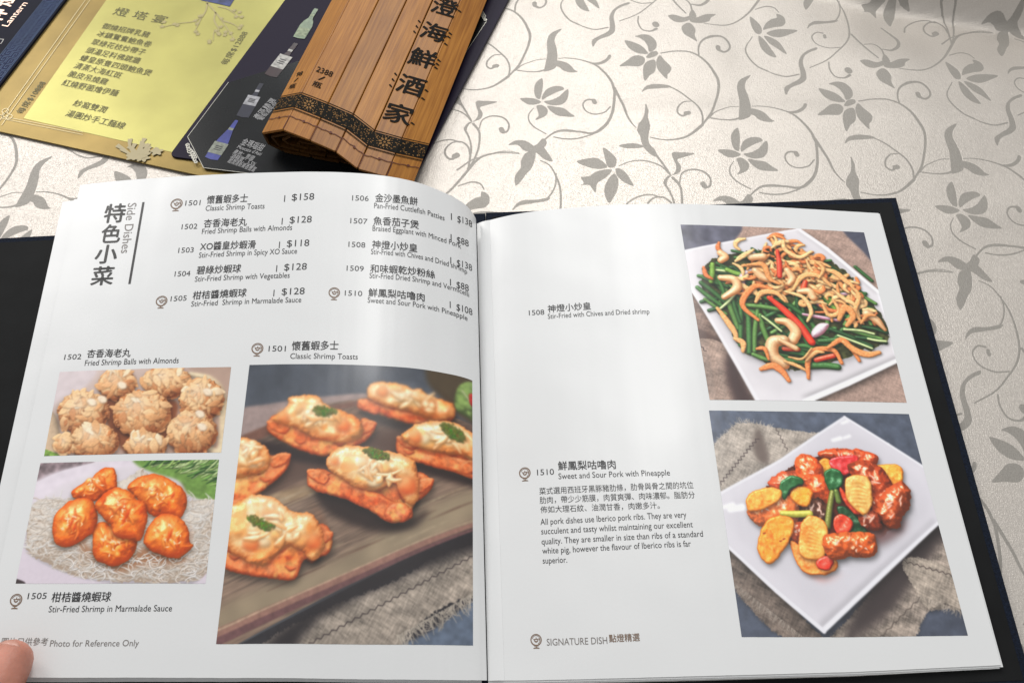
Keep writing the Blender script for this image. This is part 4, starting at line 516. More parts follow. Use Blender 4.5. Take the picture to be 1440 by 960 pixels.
def paint_shrimp():
    p = Pic(560, 370, (203, 80), (1390, 52), (1300, 865), (22, 880)); r = np.random.RandomState(12)
    p.grad(rgb(226, 219, 224), rgb(208, 200, 208), 50, .02, 90)
    p.item([(150, 60), (600, 50), (330, 140), (150, 210)], rgb(134, 118, 122), flat=True, shadow=0, dof=4, mott=.3, ms=30)
    p.item([(150, 225), (380, 120), (760, 60), (900, 60), (860, 90), (560, 150), (300, 260), (170, 360)], rgb(226, 217, 226), flat=True, shadow=0, dof=14)
    p.item([(840, 90), (870, 40), (1420, 40), (1400, 330), (1200, 300), (1120, 200), (960, 150)], rgb(108, 142, 70), flat=True, shadow=0, dof=8, mott=.3)
    for i in range(150):
        t = r.rand(); x = 860 + 520 * t; y = 60 + 60 * r.rand() + 190 * max(0, (t - .35)) * r.rand() * 1.3; l = 60 + 110 * r.rand(); a = 2.6 + .25 * r.randn()
        p.item([(x, y), (x + l * .5 * math.cos(a) * -1, y + l * .5 * math.sin(a) * -1 + 6), (x - l * math.cos(a), y - l * math.sin(a))], [rgb(150, 178, 104), rgb(74, 118, 52), rgb(176, 194, 140), rgb(50, 84, 40), rgb(108, 150, 76)][r.randint(5)], w=[3, 8, 2], shadow=.2, sh=(1, 3), shb=3, dof=2.5)
    # noodle nest
    nest = [(150, 350), (300, 330), (560, 300), (860, 130), (900, 150), (1160, 330), (1400, 350), (1380, 780), (1200, 850), (700, 860), (450, 830), (240, 760), (110, 680), (95, 560)]
    p.item(nest, rgb(208, 196, 184), dark=rgb(168, 150, 134), light=rgb(232, 224, 214), bump=16, bs=18, rag=18, rs=24, shadow=.18, sh=(-4, 14), shb=14, mott=.12, ms=22)
    N = smooth_closed(nest)
    ok = lambda x, y: sdf_poly(N, np.array([[x]]), np.array([[y]]))[0, 0] > -6
    threads(p, 900, 100, 1380, 320, 850, [rgb(232, 224, 216), rgb(216, 204, 192), rgb(242, 238, 234), rgb(202, 186, 172), rgb(230, 218, 206)], 120, 3.4, r, ok, dof=2.6)
    p.item([(450, 600), (700, 740), (900, 640), (1160, 690), (1120, 740), (860, 760), (700, 800), (480, 680)], rgb(160, 116, 88), flat=True, shadow=0, dof=16)
    threads(p, 150, 380, 1260, 650, 830, [rgb(226, 212, 200), rgb(206, 186, 170), rgb(240, 232, 226)], 100, 4., r, ok)
    p.item([(40, 620), (110, 700), (260, 780), (500, 850), (800, 880), (1200, 870), (1330, 780), (1340, 920), (0, 920)], rgb(216, 206, 216), flat=True, shadow=0, dof=5, mott=.02)
    p.item([(20, 850), (80, 868), (80, 885), (20, 880)], rgb(60, 50, 52), flat=True, shadow=0, dof=2)
    S = [
        [(408, 275), (470, 225), (540, 190), (600, 125), (690, 122), (706, 240), (640, 290), (560, 340), (470, 330), (420, 320)],
        [(775, 250), (850, 180), (960, 155), (1060, 190), (1150, 260), (1175, 350), (1130, 450), (1040, 440), (950, 440), (880, 380), (820, 300)],
        [(545, 545), (600, 480), (700, 520), (830, 590), (820, 680), (760, 740), (680, 765), (600, 740), (545, 700)],
        [(285, 450), (340, 380), (420, 330), (500, 320), (555, 360), (575, 450), (550, 540), (470, 600), (370, 645), (295, 620), (272, 540)],
        [(960, 450), (1040, 418), (1130, 450), (1185, 530), (1190, 600), (1215, 630), (1150, 690), (1080, 712), (980, 680), (900, 640), (890, 560)],
        [(560, 360), (620, 290), (700, 250), (790, 270), (840, 330), (895, 350), (905, 470), (860, 595), (760, 590), (690, 570), (650, 490), (580, 420)],
    ]
    for i, P in enumerate(S):
        p.item(P, rgb(240, 134, 50), dark=rgb(190, 78, 22), light=rgb(253, 178, 96), bump=17, bs=44, edge=(rgb(206, 84, 24), 16), rag=7, rs=34, mott=.2, ms=34, tint=(rgb(224, 98, 32), 60, .18), gloss=.4, gs=22, amb=.35, shadow=.5, sh=(4, 16), shb=13)
        A = np.array(P, float)
        for j in range(9):
            q = r.dirichlet(np.ones(len(A)) * .7) @ A; a = r.rand() * 3.1; l = 20 + 34 * r.rand(); e = np.array([math.cos(a), math.sin(a)]) * l; n = np.array([-e[1], e[0]]) * .4
            p.item([q - e, q + n * r.randn(), q + e], rgb(244, 146, 58) if r.rand() > .4 else rgb(220, 98, 30), w=[5, 10 + 12 * r.rand(), 5], dark=rgb(190, 76, 20), light=rgb(255, 184, 104), gloss=.4, gs=20, shadow=.2, sh=(0, 5), shb=6, dof=3.5)
        for j in range(11):
            q = r.dirichlet(np.ones(len(A)) * .6) @ A; q = q + (0, -10); a = r.rand() * 3.1; e = np.array([math.cos(a), math.sin(a)]) * (4 + 12 * r.rand())
            p.item([q - e, q + r.randn(2) * 4, q + e], rgb(255, 224, 186), w=[1.5, 4.5, 1.5], flat=True, shadow=0, dof=1.8, mott=0)
    for P in S: A = np.array(P, float); m0, m1 = A.min(0), A.max(0); p.ball_shade((m0[0] + m1[0]) / 2, (m0[1] + m1[1]) / 2, (m1[0] - m0[0]) / 2, (m1[1] - m0[1]) / 2, .3, (.8, .35, .1), .1)
    for q, l in (((400, 490), 36), ((420, 520), 20), ((760, 455), 44), ((780, 420), 30), ((620, 340), 30), ((540, 410), 22), ((870, 400), 22), ((1080, 300), 24), ((1060, 560), 40)):
        p.item([(q[0] - l * .5, q[1] + l), q, (q[0] + l * .4, q[1] - l)], rgb(196, 72, 20), w=[4, 13, 4], dark=rgb(160, 50, 12), shadow=0, dof=6, gloss=.2)
    return p.done(1.0)

def plate(p, P, inner, c=(228, 224, 228), edge=(240, 238, 242)):
    p.item(P, rgb(*c), sharp=True, flat=True, shadow=.75, sh=(6, 22), shb=20, mott=.015, ms=80, soft=2)
    for i in range(len(P)):
        a, b = P[i], P[(i + 1) % len(P)]
        p.item([a, ((a[0] + b[0]) / 2, (a[1] + b[1]) / 2), b], rgb(*edge), w=[5, 5, 5], flat=True, shadow=0, dof=2, mott=0)
    p.item(inner, rgb(*(np.array(c) - 7)), flat=True, shadow=0, dof=16, mott=.02, ms=80)

def paint_chives():
    p = Pic(600, 620, (25, 38), (938, 80), (1155, 932), (152, 912)); r = np.random.RandomState(21)
    p.grad(rgb(150, 128, 120), rgb(158, 132, 118), 40, .08, 60)
    p.weave([(300, 50), (900, 60), (1300, 500), (1300, 1000), (500, 1000), (400, 300)], rgb(176, 150, 138), amp=.13, fold=.06, rag=3)
    p.item([(0, 20), (310, 30), (300, 120), (180, 190), (0, 230)], rgb(98, 98, 112), flat=True, shadow=0, dof=4, mott=.2, ms=40)
    p.item([(830, 60), (960, 60), (1010, 260), (930, 180)], rgb(76, 78, 92), flat=True, shadow=0, dof=5)
    p.weave([(0, 380), (80, 380), (250, 620), (400, 960), (0, 960)], rgb(136, 114, 104), amp=.18, fold=.3, fs=70, rag=3)
    p.item([(60, 560), (160, 600), (240, 650), (110, 660), (60, 640)], rgb(92, 72, 66), flat=True, shadow=0, dof=8)
    p.weave([(70, 655), (235, 655), (330, 830), (400, 960), (90, 960)], rgb(160, 138, 126), amp=.16, fold=.14, fs=60, rag=2, shadow=.1)
    p.item([(260, 690), (330, 830), (390, 960), (300, 960), (240, 800)], rgb(66, 50, 50), flat=True, shadow=0, dof=14)
    p.zigzag((110, 655), (140, 690), 4, 4, rgb(50, 40, 40), 2)
    PP = [(20, 185), (620, 66), (760, 170), (1010, 390), (1110, 740), (860, 850), (640, 925), (400, 925), (230, 640), (40, 330)]
    plate(p, PP, [(120, 220), (600, 120), (900, 350), (1040, 700), (640, 860), (440, 860), (260, 600), (100, 330)], (232, 228, 232), (244, 242, 246))
    p.item([(640, 925), (860, 842), (1115, 735)], rgb(246, 245, 248), w=[14, 13, 10], flat=True, shadow=.25, sh=(0, -14), shb=10, dof=3, mott=0)
    p.item([(400, 925), (230, 640), (60, 350)], rgb(242, 240, 244), w=[10, 8, 6], flat=True, shadow=0, dof=3, mott=0)
    p.item([(1015, 400), (760, 180), (620, 75)], rgb(246, 245, 248), w=[7, 6, 4], flat=True, shadow=.12, sh=(-12, 6), shb=8, dof=2, mott=0)
    M = [(130, 300), (220, 210), (380, 190), (540, 160), (690, 210), (830, 280), (940, 400), (1050, 560), (1050, 650), (820, 730), (640, 780), (480, 760), (330, 680), (210, 500), (130, 380)]
    p.item(M, rgb(58, 60, 34), rag=16, rs=30, bump=8, flat=True, shadow=.3, sh=(0, 16), shb=16, mott=.5, ms=18)
    g = [rgb(42, 84, 40), rgb(58, 104, 50), rgb(32, 66, 34), rgb(84, 124, 60), rgb(46, 86, 42)]
    def stick(x, y, a, l, w, c): 
        a = math.radians(a); e = np.array([math.cos(a), math.sin(a)]) * l / 2; q = np.array([x, y])
        p.item([q - e, q + r.randn(2) * 3, q + e], c, w=[w * .9, w, w * .9], gloss=.25, gs=18, shadow=.5, sh=(3, 6), shb=5, mott=.1, dark=c * .42, light=np.clip(c * 1.22 + .03, 0, 1), dof=.7)
    for i in range(26): stick(170 + 200 * r.rand(), 260 + 240 * r.rand(), 20 + 30 * r.randn(), 130, 10, g[r.randint(5)])
    for i in range(18): stick(330 + 420 * r.rand(), 180 + 200 * r.rand(), 10 + 40 * r.randn(), 100, 8, g[r.randint(5)])
    for i in range(24): stick(700 + 260 * r.rand(), 270 + 250 * r.rand(), 35 + 20 * r.randn(), 110, 10, g[r.randint(5)])
    for i in range(40): stick(400 + 500 * r.rand(), 400 + 260 * r.rand(), 30 + 45 * r.randn(), 110, 11, g[r.randint(5)])
    for i in range(10): stick(480 + 250 * r.rand(), 600 + 110 * r.rand(), 10 + 20 * r.randn(), 110, 12, g[r.randint(5)])
    for x, y, a, l, w in ((190, 405, 40, 170, 13), (165, 420, 38, 150, 12), (280, 500, 70, 170, 14), (320, 560, 92, 200, 12), (362, 600, 90, 190, 14), (400, 590, 96, 200, 12), (445, 590, 72, 150, 14), (300, 480, 75, 150, 10), (440, 480, 8, 180, 13), (430, 430, 20, 160, 12), (600, 490, 35, 180, 14), (490, 570, 38, 150, 9), (700, 620, 10, 130, 9)): stick(x, y, a, l, w, g[r.randint(5)])
    for x, y, a, l, w in ((880, 630, 22, 220, 12), (940, 610, 15, 190, 11), (980, 640, 10, 150, 10), (780, 640, -6, 120, 14), (740, 766, 2, 140, 18), (600, 740, 8, 130, 12), (420, 720, 20, 80, 12), (1000, 590, 14, 120, 10)): stick(x, y, a, l, w, g[r.randint(5)])
    for x, y, a, l in ((920, 600, 8, 150), (900, 650, 20, 180), (480, 560, 38, 120), (255, 450, -42, 120), (230, 290, 8, 110), (1010, 640, 8, 90)): stick(x, y, a, l, 7, rgb(190, 206, 146))
    for x, y, a, l, w in ((750, 430, 48, 170, 16), (740, 400, 50, 130, 10), (180, 300, 95, 90, 14), (300, 300, 20, 90, 14), (850, 430, 60, 80, 10)): stick(x, y, a, l, w, rgb(112, 150, 62))
    on = dict(gloss=.35, gs=16, dark=rgb(150, 96, 110), light=rgb(240, 224, 230), shadow=.4, sh=(3, 6), shb=5)
    p.item([(385, 285), (345, 310), (328, 350), (350, 400)], rgb(196, 160, 172), w=[10, 17, 18, 14], **on)
    p.item([(680, 600), (720, 560), (770, 565), (740, 610), (690, 630)], rgb(216, 196, 206), **on)
    p.item([(640, 515), (730, 530), (820, 545)], rgb(170, 116, 138), w=[7, 10, 8], **on); p.item([(700, 450), (750, 490)], rgb(160, 100, 124), w=[9, 9], **on); p.item([(790, 415), (890, 408)], rgb(184, 134, 150), w=[8, 10], **on)
    red = dict(gloss=.4, gs=22, dark=rgb(150, 30, 20), light=rgb(244, 110, 84), shadow=.45, sh=(4, 8), shb=6)
    # tangle of fried shreds
    sc = [rgb(216, 142, 84), rgb(232, 168, 108), rgb(204, 112, 62), rgb(240, 188, 130), rgb(222, 128, 72)]
    def shred(P, w, c): w *= 1.15; p.item(P, c, w=[w * .6, w, w * 1.1, w * .9, w * .6], dome=7, rag=1.6, rs=10, dof=.7, gloss=.2, gs=14, bump=1.5, bs=4, shadow=.5, sh=(3, 7), shb=5, dark=c * .62, light=np.clip(c * 1.16 + .03, 0, 1), mott=.15, ms=6)
    for i in range(170):
        t = r.rand(); x = 370 + 330 * r.rand() + 60 * r.randn(); y = 280 + 75 * r.randn()
        if i > 105: x = 770 + 110 * r.randn(); y = 400 + .5 * (x - 770) + 45 * r.randn()
        a = r.rand() * 6.3; k = r.randn() * .7; P = [(x, y)]; l = 15 + 22 * r.rand()
        for j in range(4): x += l * math.cos(a); y += l * math.sin(a) * .7; a += k; P.append((x, y))
        shred(P, 6.5 + 5 * r.rand(), sc[r.randint(5)])
    p.item([(510, 185), (520, 250), (522, 320)], rgb(222, 66, 46), w=[8, 13, 12], **red)
    p.item([(468, 430), (540, 490), (620, 570), (680, 650)], rgb(222, 64, 42), w=[12, 17, 20, 18], **red)
    p.item([(650, 350), (640, 390)], rgb(224, 84, 48), w=[12, 14], **red); p.item([(700, 735), (790, 715)], rgb(206, 74, 44), w=[12, 12], **red); p.item([(540, 680), (610, 685)], rgb(206, 84, 50), w=[12, 12], **red)
    C = rgb(232, 184, 136); cs = dict(gloss=.3, gs=14, dark=rgb(168, 104, 60), light=rgb(246, 212, 166), shadow=.5, sh=(5, 10), shb=7, mott=.06)
    for P, w in (([(225, 325), (290, 335), (305, 380), (240, 425)], [16, 22, 22, 14]), ([(510, 545), (560, 555), (600, 600), (585, 640)], [15, 22, 26, 24]), ([(540, 640), (485, 650), (480, 710), (540, 755)], [26, 30, 32, 24]),
                 ([(400, 290), (430, 320), (470, 340)], [18, 22, 16]), ([(560, 290), (585, 330), (570, 360)], [16, 20, 14]), ([(620, 400), (670, 400), (690, 430)], [14, 20, 20]), ([(225, 195), (245, 215), (225, 235)], [18, 22, 16]), ([(380, 220), (440, 215)], [20, 20]), ([(960, 510), (1010, 545), (1050, 590)], [22, 20, 8]), ([(520, 640), (600, 680)], [12, 14])):
        p.item(P, C * (.94 + .1 * r.rand()), w=w, **cs)
    for P, w in (([(360, 260), (440, 260), (470, 330), (520, 360)], 11), ([(480, 385), (400, 370), (340, 430), (340, 480), (410, 540)], 12), ([(400, 450), (430, 405), (500, 405), (550, 450)], 11), ([(590, 390), (640, 320), (720, 320), (780, 370)], 11), ([(720, 280), (800, 300), (860, 350), (890, 370)], 12),
                 ([(790, 390), (850, 440), (900, 470), (930, 560)], 9), ([(880, 370), (920, 420), (900, 500), (940, 560)], 9), ([(740, 470), (770, 520), (820, 500), (790, 440)], 9), ([(550, 400), (640, 430), (680, 500), (660, 550)], 9), ([(205, 480), (250, 540), (290, 600), (300, 640)], 12), ([(290, 630), (330, 650), (330, 690)], 12),
                 ([(420, 775), (480, 760), (530, 790), (560, 830)], 14), ([(400, 680), (440, 680), (460, 730)], 9), ([(540, 740), (600, 760), (660, 790)], 8), ([(660, 820), (660, 740), (700, 690), (790, 690), (830, 750)], 12), ([(760, 680), (830, 640), (880, 680), (920, 740)], 11), ([(840, 650), (900, 690), (960, 710), (1020, 700)], 14), ([(140, 270), (150, 310), (180, 330)], 10), ([(300, 240), (340, 210), (390, 180)], 10), ([(540, 130), (550, 180), (620, 220), (680, 190)], 10),
                 ([(820, 540), (850, 480), (890, 520), (860, 570)], 14), ([(700, 240), (740, 280), (720, 330)], 8), ([(650, 740), (700, 700), (740, 700)], 8), ([(560, 720), (630, 730), (680, 680)], 5), ([(930, 560), (960, 520), (1000, 520)], 8)):
        shred(P, w, sc[r.randint(5)])
    return p.done(1.0)

def paint_pork():
    p = Pic(640, 640, (17, 32), (815, 47), (1045, 925), (150, 938)); r = np.random.RandomState(33)
    p.grad(rgb(92, 100, 116), rgb(78, 84, 98), 60, .22, 34)
    p.weave([(30, 200), (90, 130), (150, 85), (290, 110), (420, 130), (480, 140), (350, 230), (200, 330), (60, 400), (40, 300)], rgb(176, 166, 156), amp=.15, fold=.14, fs=50, rag=6)
    p.item([(215, 110), (245, 180), (260, 260), (215, 250), (195, 180)], rgb(110, 98, 92), flat=True, shadow=0, dof=9)
    p.fringe((40, 200), (150, 80), 50, 26, rgb(190, 180, 170), 225, .4, 5, 1.2); p.fringe((150, 80), (270, 110), 30, 18, rgb(190, 180, 170), 270, .5, 6, 1.2)
    p.zigzag((215, 155), (65, 350), 26, 6, rgb(72, 62, 62), 1.6); p.zigzag((285, 110), (335, 210), 11, 4, rgb(86, 76, 74), 1.4)
    p.weave([(90, 600), (200, 680), (320, 790), (430, 900), (500, 960), (320, 940), (200, 850), (110, 740)], rgb(112, 100, 92), amp=.2, fold=.2, fs=40, rag=8)
    p.fringe((120, 740), (400, 940), 90, 30, rgb(156, 144, 134), 110, .5, 7, 1.5)
    p.weave([(480, 960), (560, 880), (700, 740), (830, 600), (940, 520), (1000, 600), (1050, 820), (960, 830), (880, 850), (830, 940), (700, 960)], rgb(150, 138, 128), amp=.2, fold=.24, fs=50, rag=8)
    p.item([(700, 700), (900, 520), (960, 560), (860, 690), (720, 860), (560, 930)], rgb(62, 54, 54), flat=True, shadow=0, dof=16)
    p.weave([(790, 660), (860, 640), (1000, 700), (1060, 840), (960, 810), (890, 830), (840, 760)], rgb(166, 154, 142), amp=.18, fold=.12, fs=50, rag=6)
    p.fringe((850, 780), (1030, 840), 50, 26, rgb(176, 164, 152), 80, .6, 9, 1.4); p.zigzag((800, 655), (1000, 710), 16, 4, rgb(70, 60, 58), 1.4); p.zigzag((700, 930), (860, 790), 12, 4, rgb(80, 70, 66), 1.2)
    PP = [(60, 392), (300, 255), (560, 62), (735, 180), (890, 285), (948, 495), (720, 690), (475, 912), (290, 770), (95, 600), (70, 500)]
    plate(p, PP, [(110, 440), (330, 300), (560, 130), (840, 310), (890, 480), (700, 640), (470, 840), (300, 700), (130, 560)], (222, 219, 226), (238, 237, 243))
    p.item([(948, 495), (720, 700), (478, 905)], rgb(240, 239, 245), w=[5, 8, 9], flat=True, shadow=.2, sh=(-10, -14), shb=10, dof=2.5, mott=0)
    p.item([(475, 912), (290, 770), (95, 600)], rgb(236, 235, 241), w=[8, 7, 5], flat=True, shadow=0, dof=2, mott=0)
    for q, w in (((530, 160), 16), ((570, 150), 12), ((130, 450), 26), ((100, 440), 18), ((560, 85), 12)): p.item([(q[0] - w, q[1] + 5), (q[0] + w, q[1] - 5)], rgb(252, 252, 255), w=[w * .4, w * .5], flat=True, shadow=0, dof=4, mott=0)
    p.item([(220, 440), (300, 310), (500, 230), (700, 300), (800, 400), (740, 540), (600, 600), (450, 640), (300, 560)], rgb(84, 34, 20), flat=True, shadow=.4, sh=(10, 22), shb=22, rag=8, mott=.3)
    p.item([(650, 520), (720, 540), (800, 480), (790, 540), (690, 590)], rgb(120, 92, 92), flat=True, shadow=0, dof=14)
    p.item([(390, 680), (480, 720), (560, 700), (470, 730)], rgb(216, 150, 140), flat=True, shadow=0, dof=10)
    def grow(P, f=1.16): A = np.array(P, float); m = A.mean(0); return m + (A - m) * f
    def meat(P, c=(196, 74, 34), **k):
        P = grow(P); c = np.clip(rgb(*c) * (1.13, 1.32, 1.2), 0, 1); p.item(P, c, dark=c * .52, light=np.clip(c * 1.22 + .06, 0, 1), bump=14, bs=26, rag=9, rs=26, gloss=.7, gs=30, mott=.25, ms=14, tint=(c * .72, 26, .16), shadow=.55, sh=(4, 12), shb=9, **k)
        A = np.array(P, float)
        for j in range(6):
            q = r.dirichlet(np.ones(len(A)) * .6) @ A; a = r.rand() * 3.1; e = np.array([math.cos(a), math.sin(a)]) * (5 + 11 * r.rand())
            p.item([q - e, q + r.randn(2) * 3, q + e], rgb(250, 212, 196), w=[1, 3.4, 1], flat=True, shadow=0, dof=1.2, mott=0)
    def fruit(P, c=(232, 152, 40), **k):
        P = grow(P, 1.1); c = rgb(*c) * .9 + rgb(240, 190, 120) * .12; p.item(P, c, dark=c * .68, light=np.clip(c * 1.12 + .06, 0, 1), dome=8, bump=3, bs=14, rag=4, rs=20, gloss=.3, gs=16, mott=.12, ms=16, amb=.5, tint=(c * (.97, .78, .6), 34, .1), edge=(c * (.92, .68, .5), 5), shadow=.5, sh=(4, 11), shb=8, **k)
    def pep(P, c=(32, 82, 36), **k):
        P = grow(P, 1.12); c = rgb(*c); p.item(P, c, dark=c * .45, light=np.clip(c * 1.35 + .06, 0, 1), dome=7, bump=6, bs=22, rag=3, rs=18, gloss=.55, gs=30, mott=.12, shadow=.5, sh=(3, 9), shb=7, **k)
    meat([(475, 215), (520, 203), (600, 208), (672, 228), (672, 262), (640, 275), (560, 250), (480, 236)], (184, 60, 32))
    meat([(270, 330), (340, 300), (380, 310), (400, 350), (340, 380), (280, 365)], (176, 60, 34))
    fruit([(665, 285), (720, 270), (780, 275), (792, 310), (775, 345), (700, 350)], (236, 166, 56))
    meat([(190, 440), (260, 400), (360, 420), (360, 500), (270, 520), (210, 500)], (214, 92, 52))
    fruit([(455, 270), (480, 245), (515, 262), (510, 310), (470, 320)], (226, 148, 44))
    meat([(375, 250), (400, 238), (450, 255), (480, 320), (510, 380), (490, 420), (450, 415), (400, 350), (378, 300)], (208, 70, 34))
    pep([(510, 250), (560, 235), (610, 240), (600, 290), (560, 310), (520, 285)], (206, 44, 44))
    meat([(590, 280), (640, 265), (700, 290), (740, 340), (760, 400), (740, 470), (690, 470), (660, 400), (600, 320)], (150, 48, 24))
    meat([(735, 380), (780, 350), (815, 380), (818, 430), (790, 470), (770, 515), (700, 480), (700, 430)], (166, 60, 32))
    pep([(540, 450), (580, 455), (640, 520), (650, 550), (600, 552), (560, 500)], (24, 60, 32))
    meat([(620, 470), (680, 465), (705, 500), (690, 530), (640, 520)], (140, 46, 26))
    meat([(400, 440), (470, 420), (510, 480), (470, 520), (410, 500)], (66, 30, 22))
    meat([(355, 520), (400, 510), (400, 580), (360, 570)], (150, 50, 26))
    fruit([(348, 395), (380, 365), (425, 372), (432, 405), (410, 440), (370, 425)], (230, 148, 40))
    pep([(308, 355), (345, 320), (385, 328), (392, 350), (350, 370), (325, 408)], (30, 84, 40))
    pep([(485, 305), (520, 290), (550, 310), (548, 355), (510, 372), (492, 345)], (28, 80, 38))
    pep([(550, 370), (575, 400), (620, 440), (630, 465), (600, 465), (560, 415)], (218, 66, 38))
    pep([(525, 490), (560, 478), (592, 505), (580, 540), (535, 545)], (214, 62, 38))
    fruit([(572, 340), (600, 320), (650, 325), (668, 370), (668, 430), (640, 468), (600, 440), (575, 400)], (226, 174, 92))
    for i in range(7): p.item([(580 + 3 * i, 350 + 15 * i), (620, 345 + 16 * i), (655, 362 + 13 * i)], rgb(206, 146, 70), w=[1, 3.2, 1], flat=True, shadow=0, dof=2.6)
    p.item([(515, 385), (505, 440), (495, 520)], rgb(118, 122, 52), w=[11, 12, 13], gloss=.4, gs=18, shadow=.4, sh=(3, 6), shb=5)
    p.item([(530, 380), (540, 420)], rgb(92, 112, 48), w=[10, 12], gloss=.4, shadow=.4)
    fruit([(175, 420), (200, 385), (260, 368), (305, 380), (300, 415), (250, 445), (190, 458)], (234, 158, 56))
    p.item([(315, 470), (370, 472), (425, 470)], rgb(196, 190, 84), w=[11, 13, 13], dark=rgb(130, 130, 40), gloss=.3, shadow=.45, sh=(3, 7), shb=5)
    fruit([(355, 590), (390, 600), (450, 650), (520, 650), (520, 685), (450, 705), (390, 680)], (234, 140, 60))
    fruit([(395, 510), (430, 485), (480, 510), (492, 560), (480, 630), (430, 645), (385, 620), (388, 560)], (232, 162, 72))
    for i in range(7): p.item([(398 + 2 * i, 530 + 13 * i), (425, 522 + 15 * i), (455 + 2 * i, 540 + 13 * i)], rgb(216, 140, 60), w=[1, 3.2, 1], flat=True, shadow=0, dof=2.6)
    fruit([(225, 580), (250, 510), (300, 485), (352, 500), (350, 550), (310, 620), (265, 660), (225, 625)], (226, 138, 34))
    for q in ((305, 580), (318, 572), (240, 550)): p.item([q, (q[0] + 8, q[1] - 3)], rgb(150, 60, 20), w=[3, 2], flat=True, shadow=0, dof=1)
    pep([(455, 655), (490, 635), (515, 655), (500, 685), (460, 680)], (224, 60, 44))
    meat([(492, 575), (520, 555), (600, 548), (660, 555), (678, 590), (665, 628), (600, 632), (530, 644), (500, 625)], (190, 72, 34))
    return p.done(1.0)

# ------------------------------------------------------------------ materials
paper = material('coated_paper', (.77, .78, .785), .36, .5, bump=.04, bscale=600, coat=.36, crough=.27, wave=.5)
paper_edge = material('paper_edge', (.72, .71, .69), .8, .2, bump=.3, bscale=900)
ink = material('black_ink', (.022, .022, .024), .38)
grey_ink = material('grey_ink', (.20, .18, .17), .4)
brown_ink = material('brown_ink', (.21, .135, .09), .4)
title_ink = material('title_ink', (.012, .012, .012), .38)
book_cloth = material('navy_book_cloth', (.005, .009, .020), .8, .2, bump=.9, bscale=1500, mott=.5, mscale=900)
endpaper = material('black_endpaper', (.007, .0075, .008), .7, .18, bump=.15, bscale=1200, mott=.2, mscale=60)

# ------------------------------------------------------------------ the tablecloth
def damask_material():
    m = bpy.data.materials.new('damask_cloth'); m.use_nodes = True; nt = m.node_tree; b = nt.nodes['Principled BSDF']; N = nt.nodes.new; L = nt.links.new
    t = N('ShaderNodeTexImage'); t.image = image_from('damask_weave', paint_damask()[::-1], True); t.extension = 'REPEAT'
    uv = N('ShaderNodeUVMap'); L(uv.outputs[0], t.inputs[0])
    tc = N('ShaderNodeTexCoord')
    def noise(scale, det, sx=1, sy=1):
        mp = N('ShaderNodeMapping'); mp.inputs['Scale'].default_value = (sx, sy, 1); L(tc.outputs['Object'], mp.inputs[0])
        n = N('ShaderNodeTexNoise'); n.inputs['Scale'].default_value = scale; n.inputs['Detail'].default_value = det; L(mp.outputs[0], n.inputs['Vector']); return n.outputs['Fac']
    speck = noise(1100, 3, 1, .55); soft = noise(9, 4); warp = noise(2600, 1, 1, .15); weft = noise(2600, 1, .15, 1)
    def mixc(f, a, c):
        n = N('ShaderNodeMix'); n.data_type = 'RGBA'
        if hasattr(f, 'links'): L(f, n.inputs[0])
        else: n.inputs[0].default_value = f
        for s_, v in ((n.inputs[6], a), (n.inputs[7], c)):
            if hasattr(v, 'links'): L(v, s_)
            else: s_.default_value = (*v, 1)
        return n.outputs[2]
    ground = mixc(soft, (.475, .435, .39), (.545, .50, .455)); ground = mixc(speck, ground, (.63, .585, .53))
    vine = mixc(speck, (.28, .262, .235), (.36, .34, .31))
    L(mixc(t.outputs['Color'], ground, vine), b.inputs['Base Color'])
    r = N('ShaderNodeMapRange'); L(t.outputs['Color'], r.inputs[0]); r.inputs[3].default_value = .36; r.inputs[4].default_value = .46; L(r.outputs[0], b.inputs['Roughness'])
    sp_ = N('ShaderNodeMapRange'); L(t.outputs['Color'], sp_.inputs[0]); sp_.inputs[3].default_value = 1.0; sp_.inputs[4].default_value = .35; L(sp_.outputs[0], b.inputs['Specular IOR Level'])
    ms_ = N('ShaderNodeMapRange'); L(t.outputs['Color'], ms_.inputs[0]); ms_.inputs[3].default_value = .42; ms_.inputs[4].default_value = .25; L(ms_.outputs[0], b.inputs['Metallic'])   # satin float threads
    ad = N('ShaderNodeMath'); ad.operation = 'ADD'; L(warp, ad.inputs[0]); L(weft, ad.inputs[1])
    a2 = N('ShaderNodeMath'); a2.operation = 'MULTIPLY_ADD'; L(t.outputs['Color'], a2.inputs[0]); a2.inputs[1].default_value = -.5; L(ad.outputs[0], a2.inputs[2])
    bp = N('ShaderNodeBump'); bp.inputs['Strength'].default_value = .6; bp.inputs['Distance'].default_value = .00025; L(a2.outputs[0], bp.inputs['Height']); L(bp.outputs[0], b.inputs['Normal'])
    return m

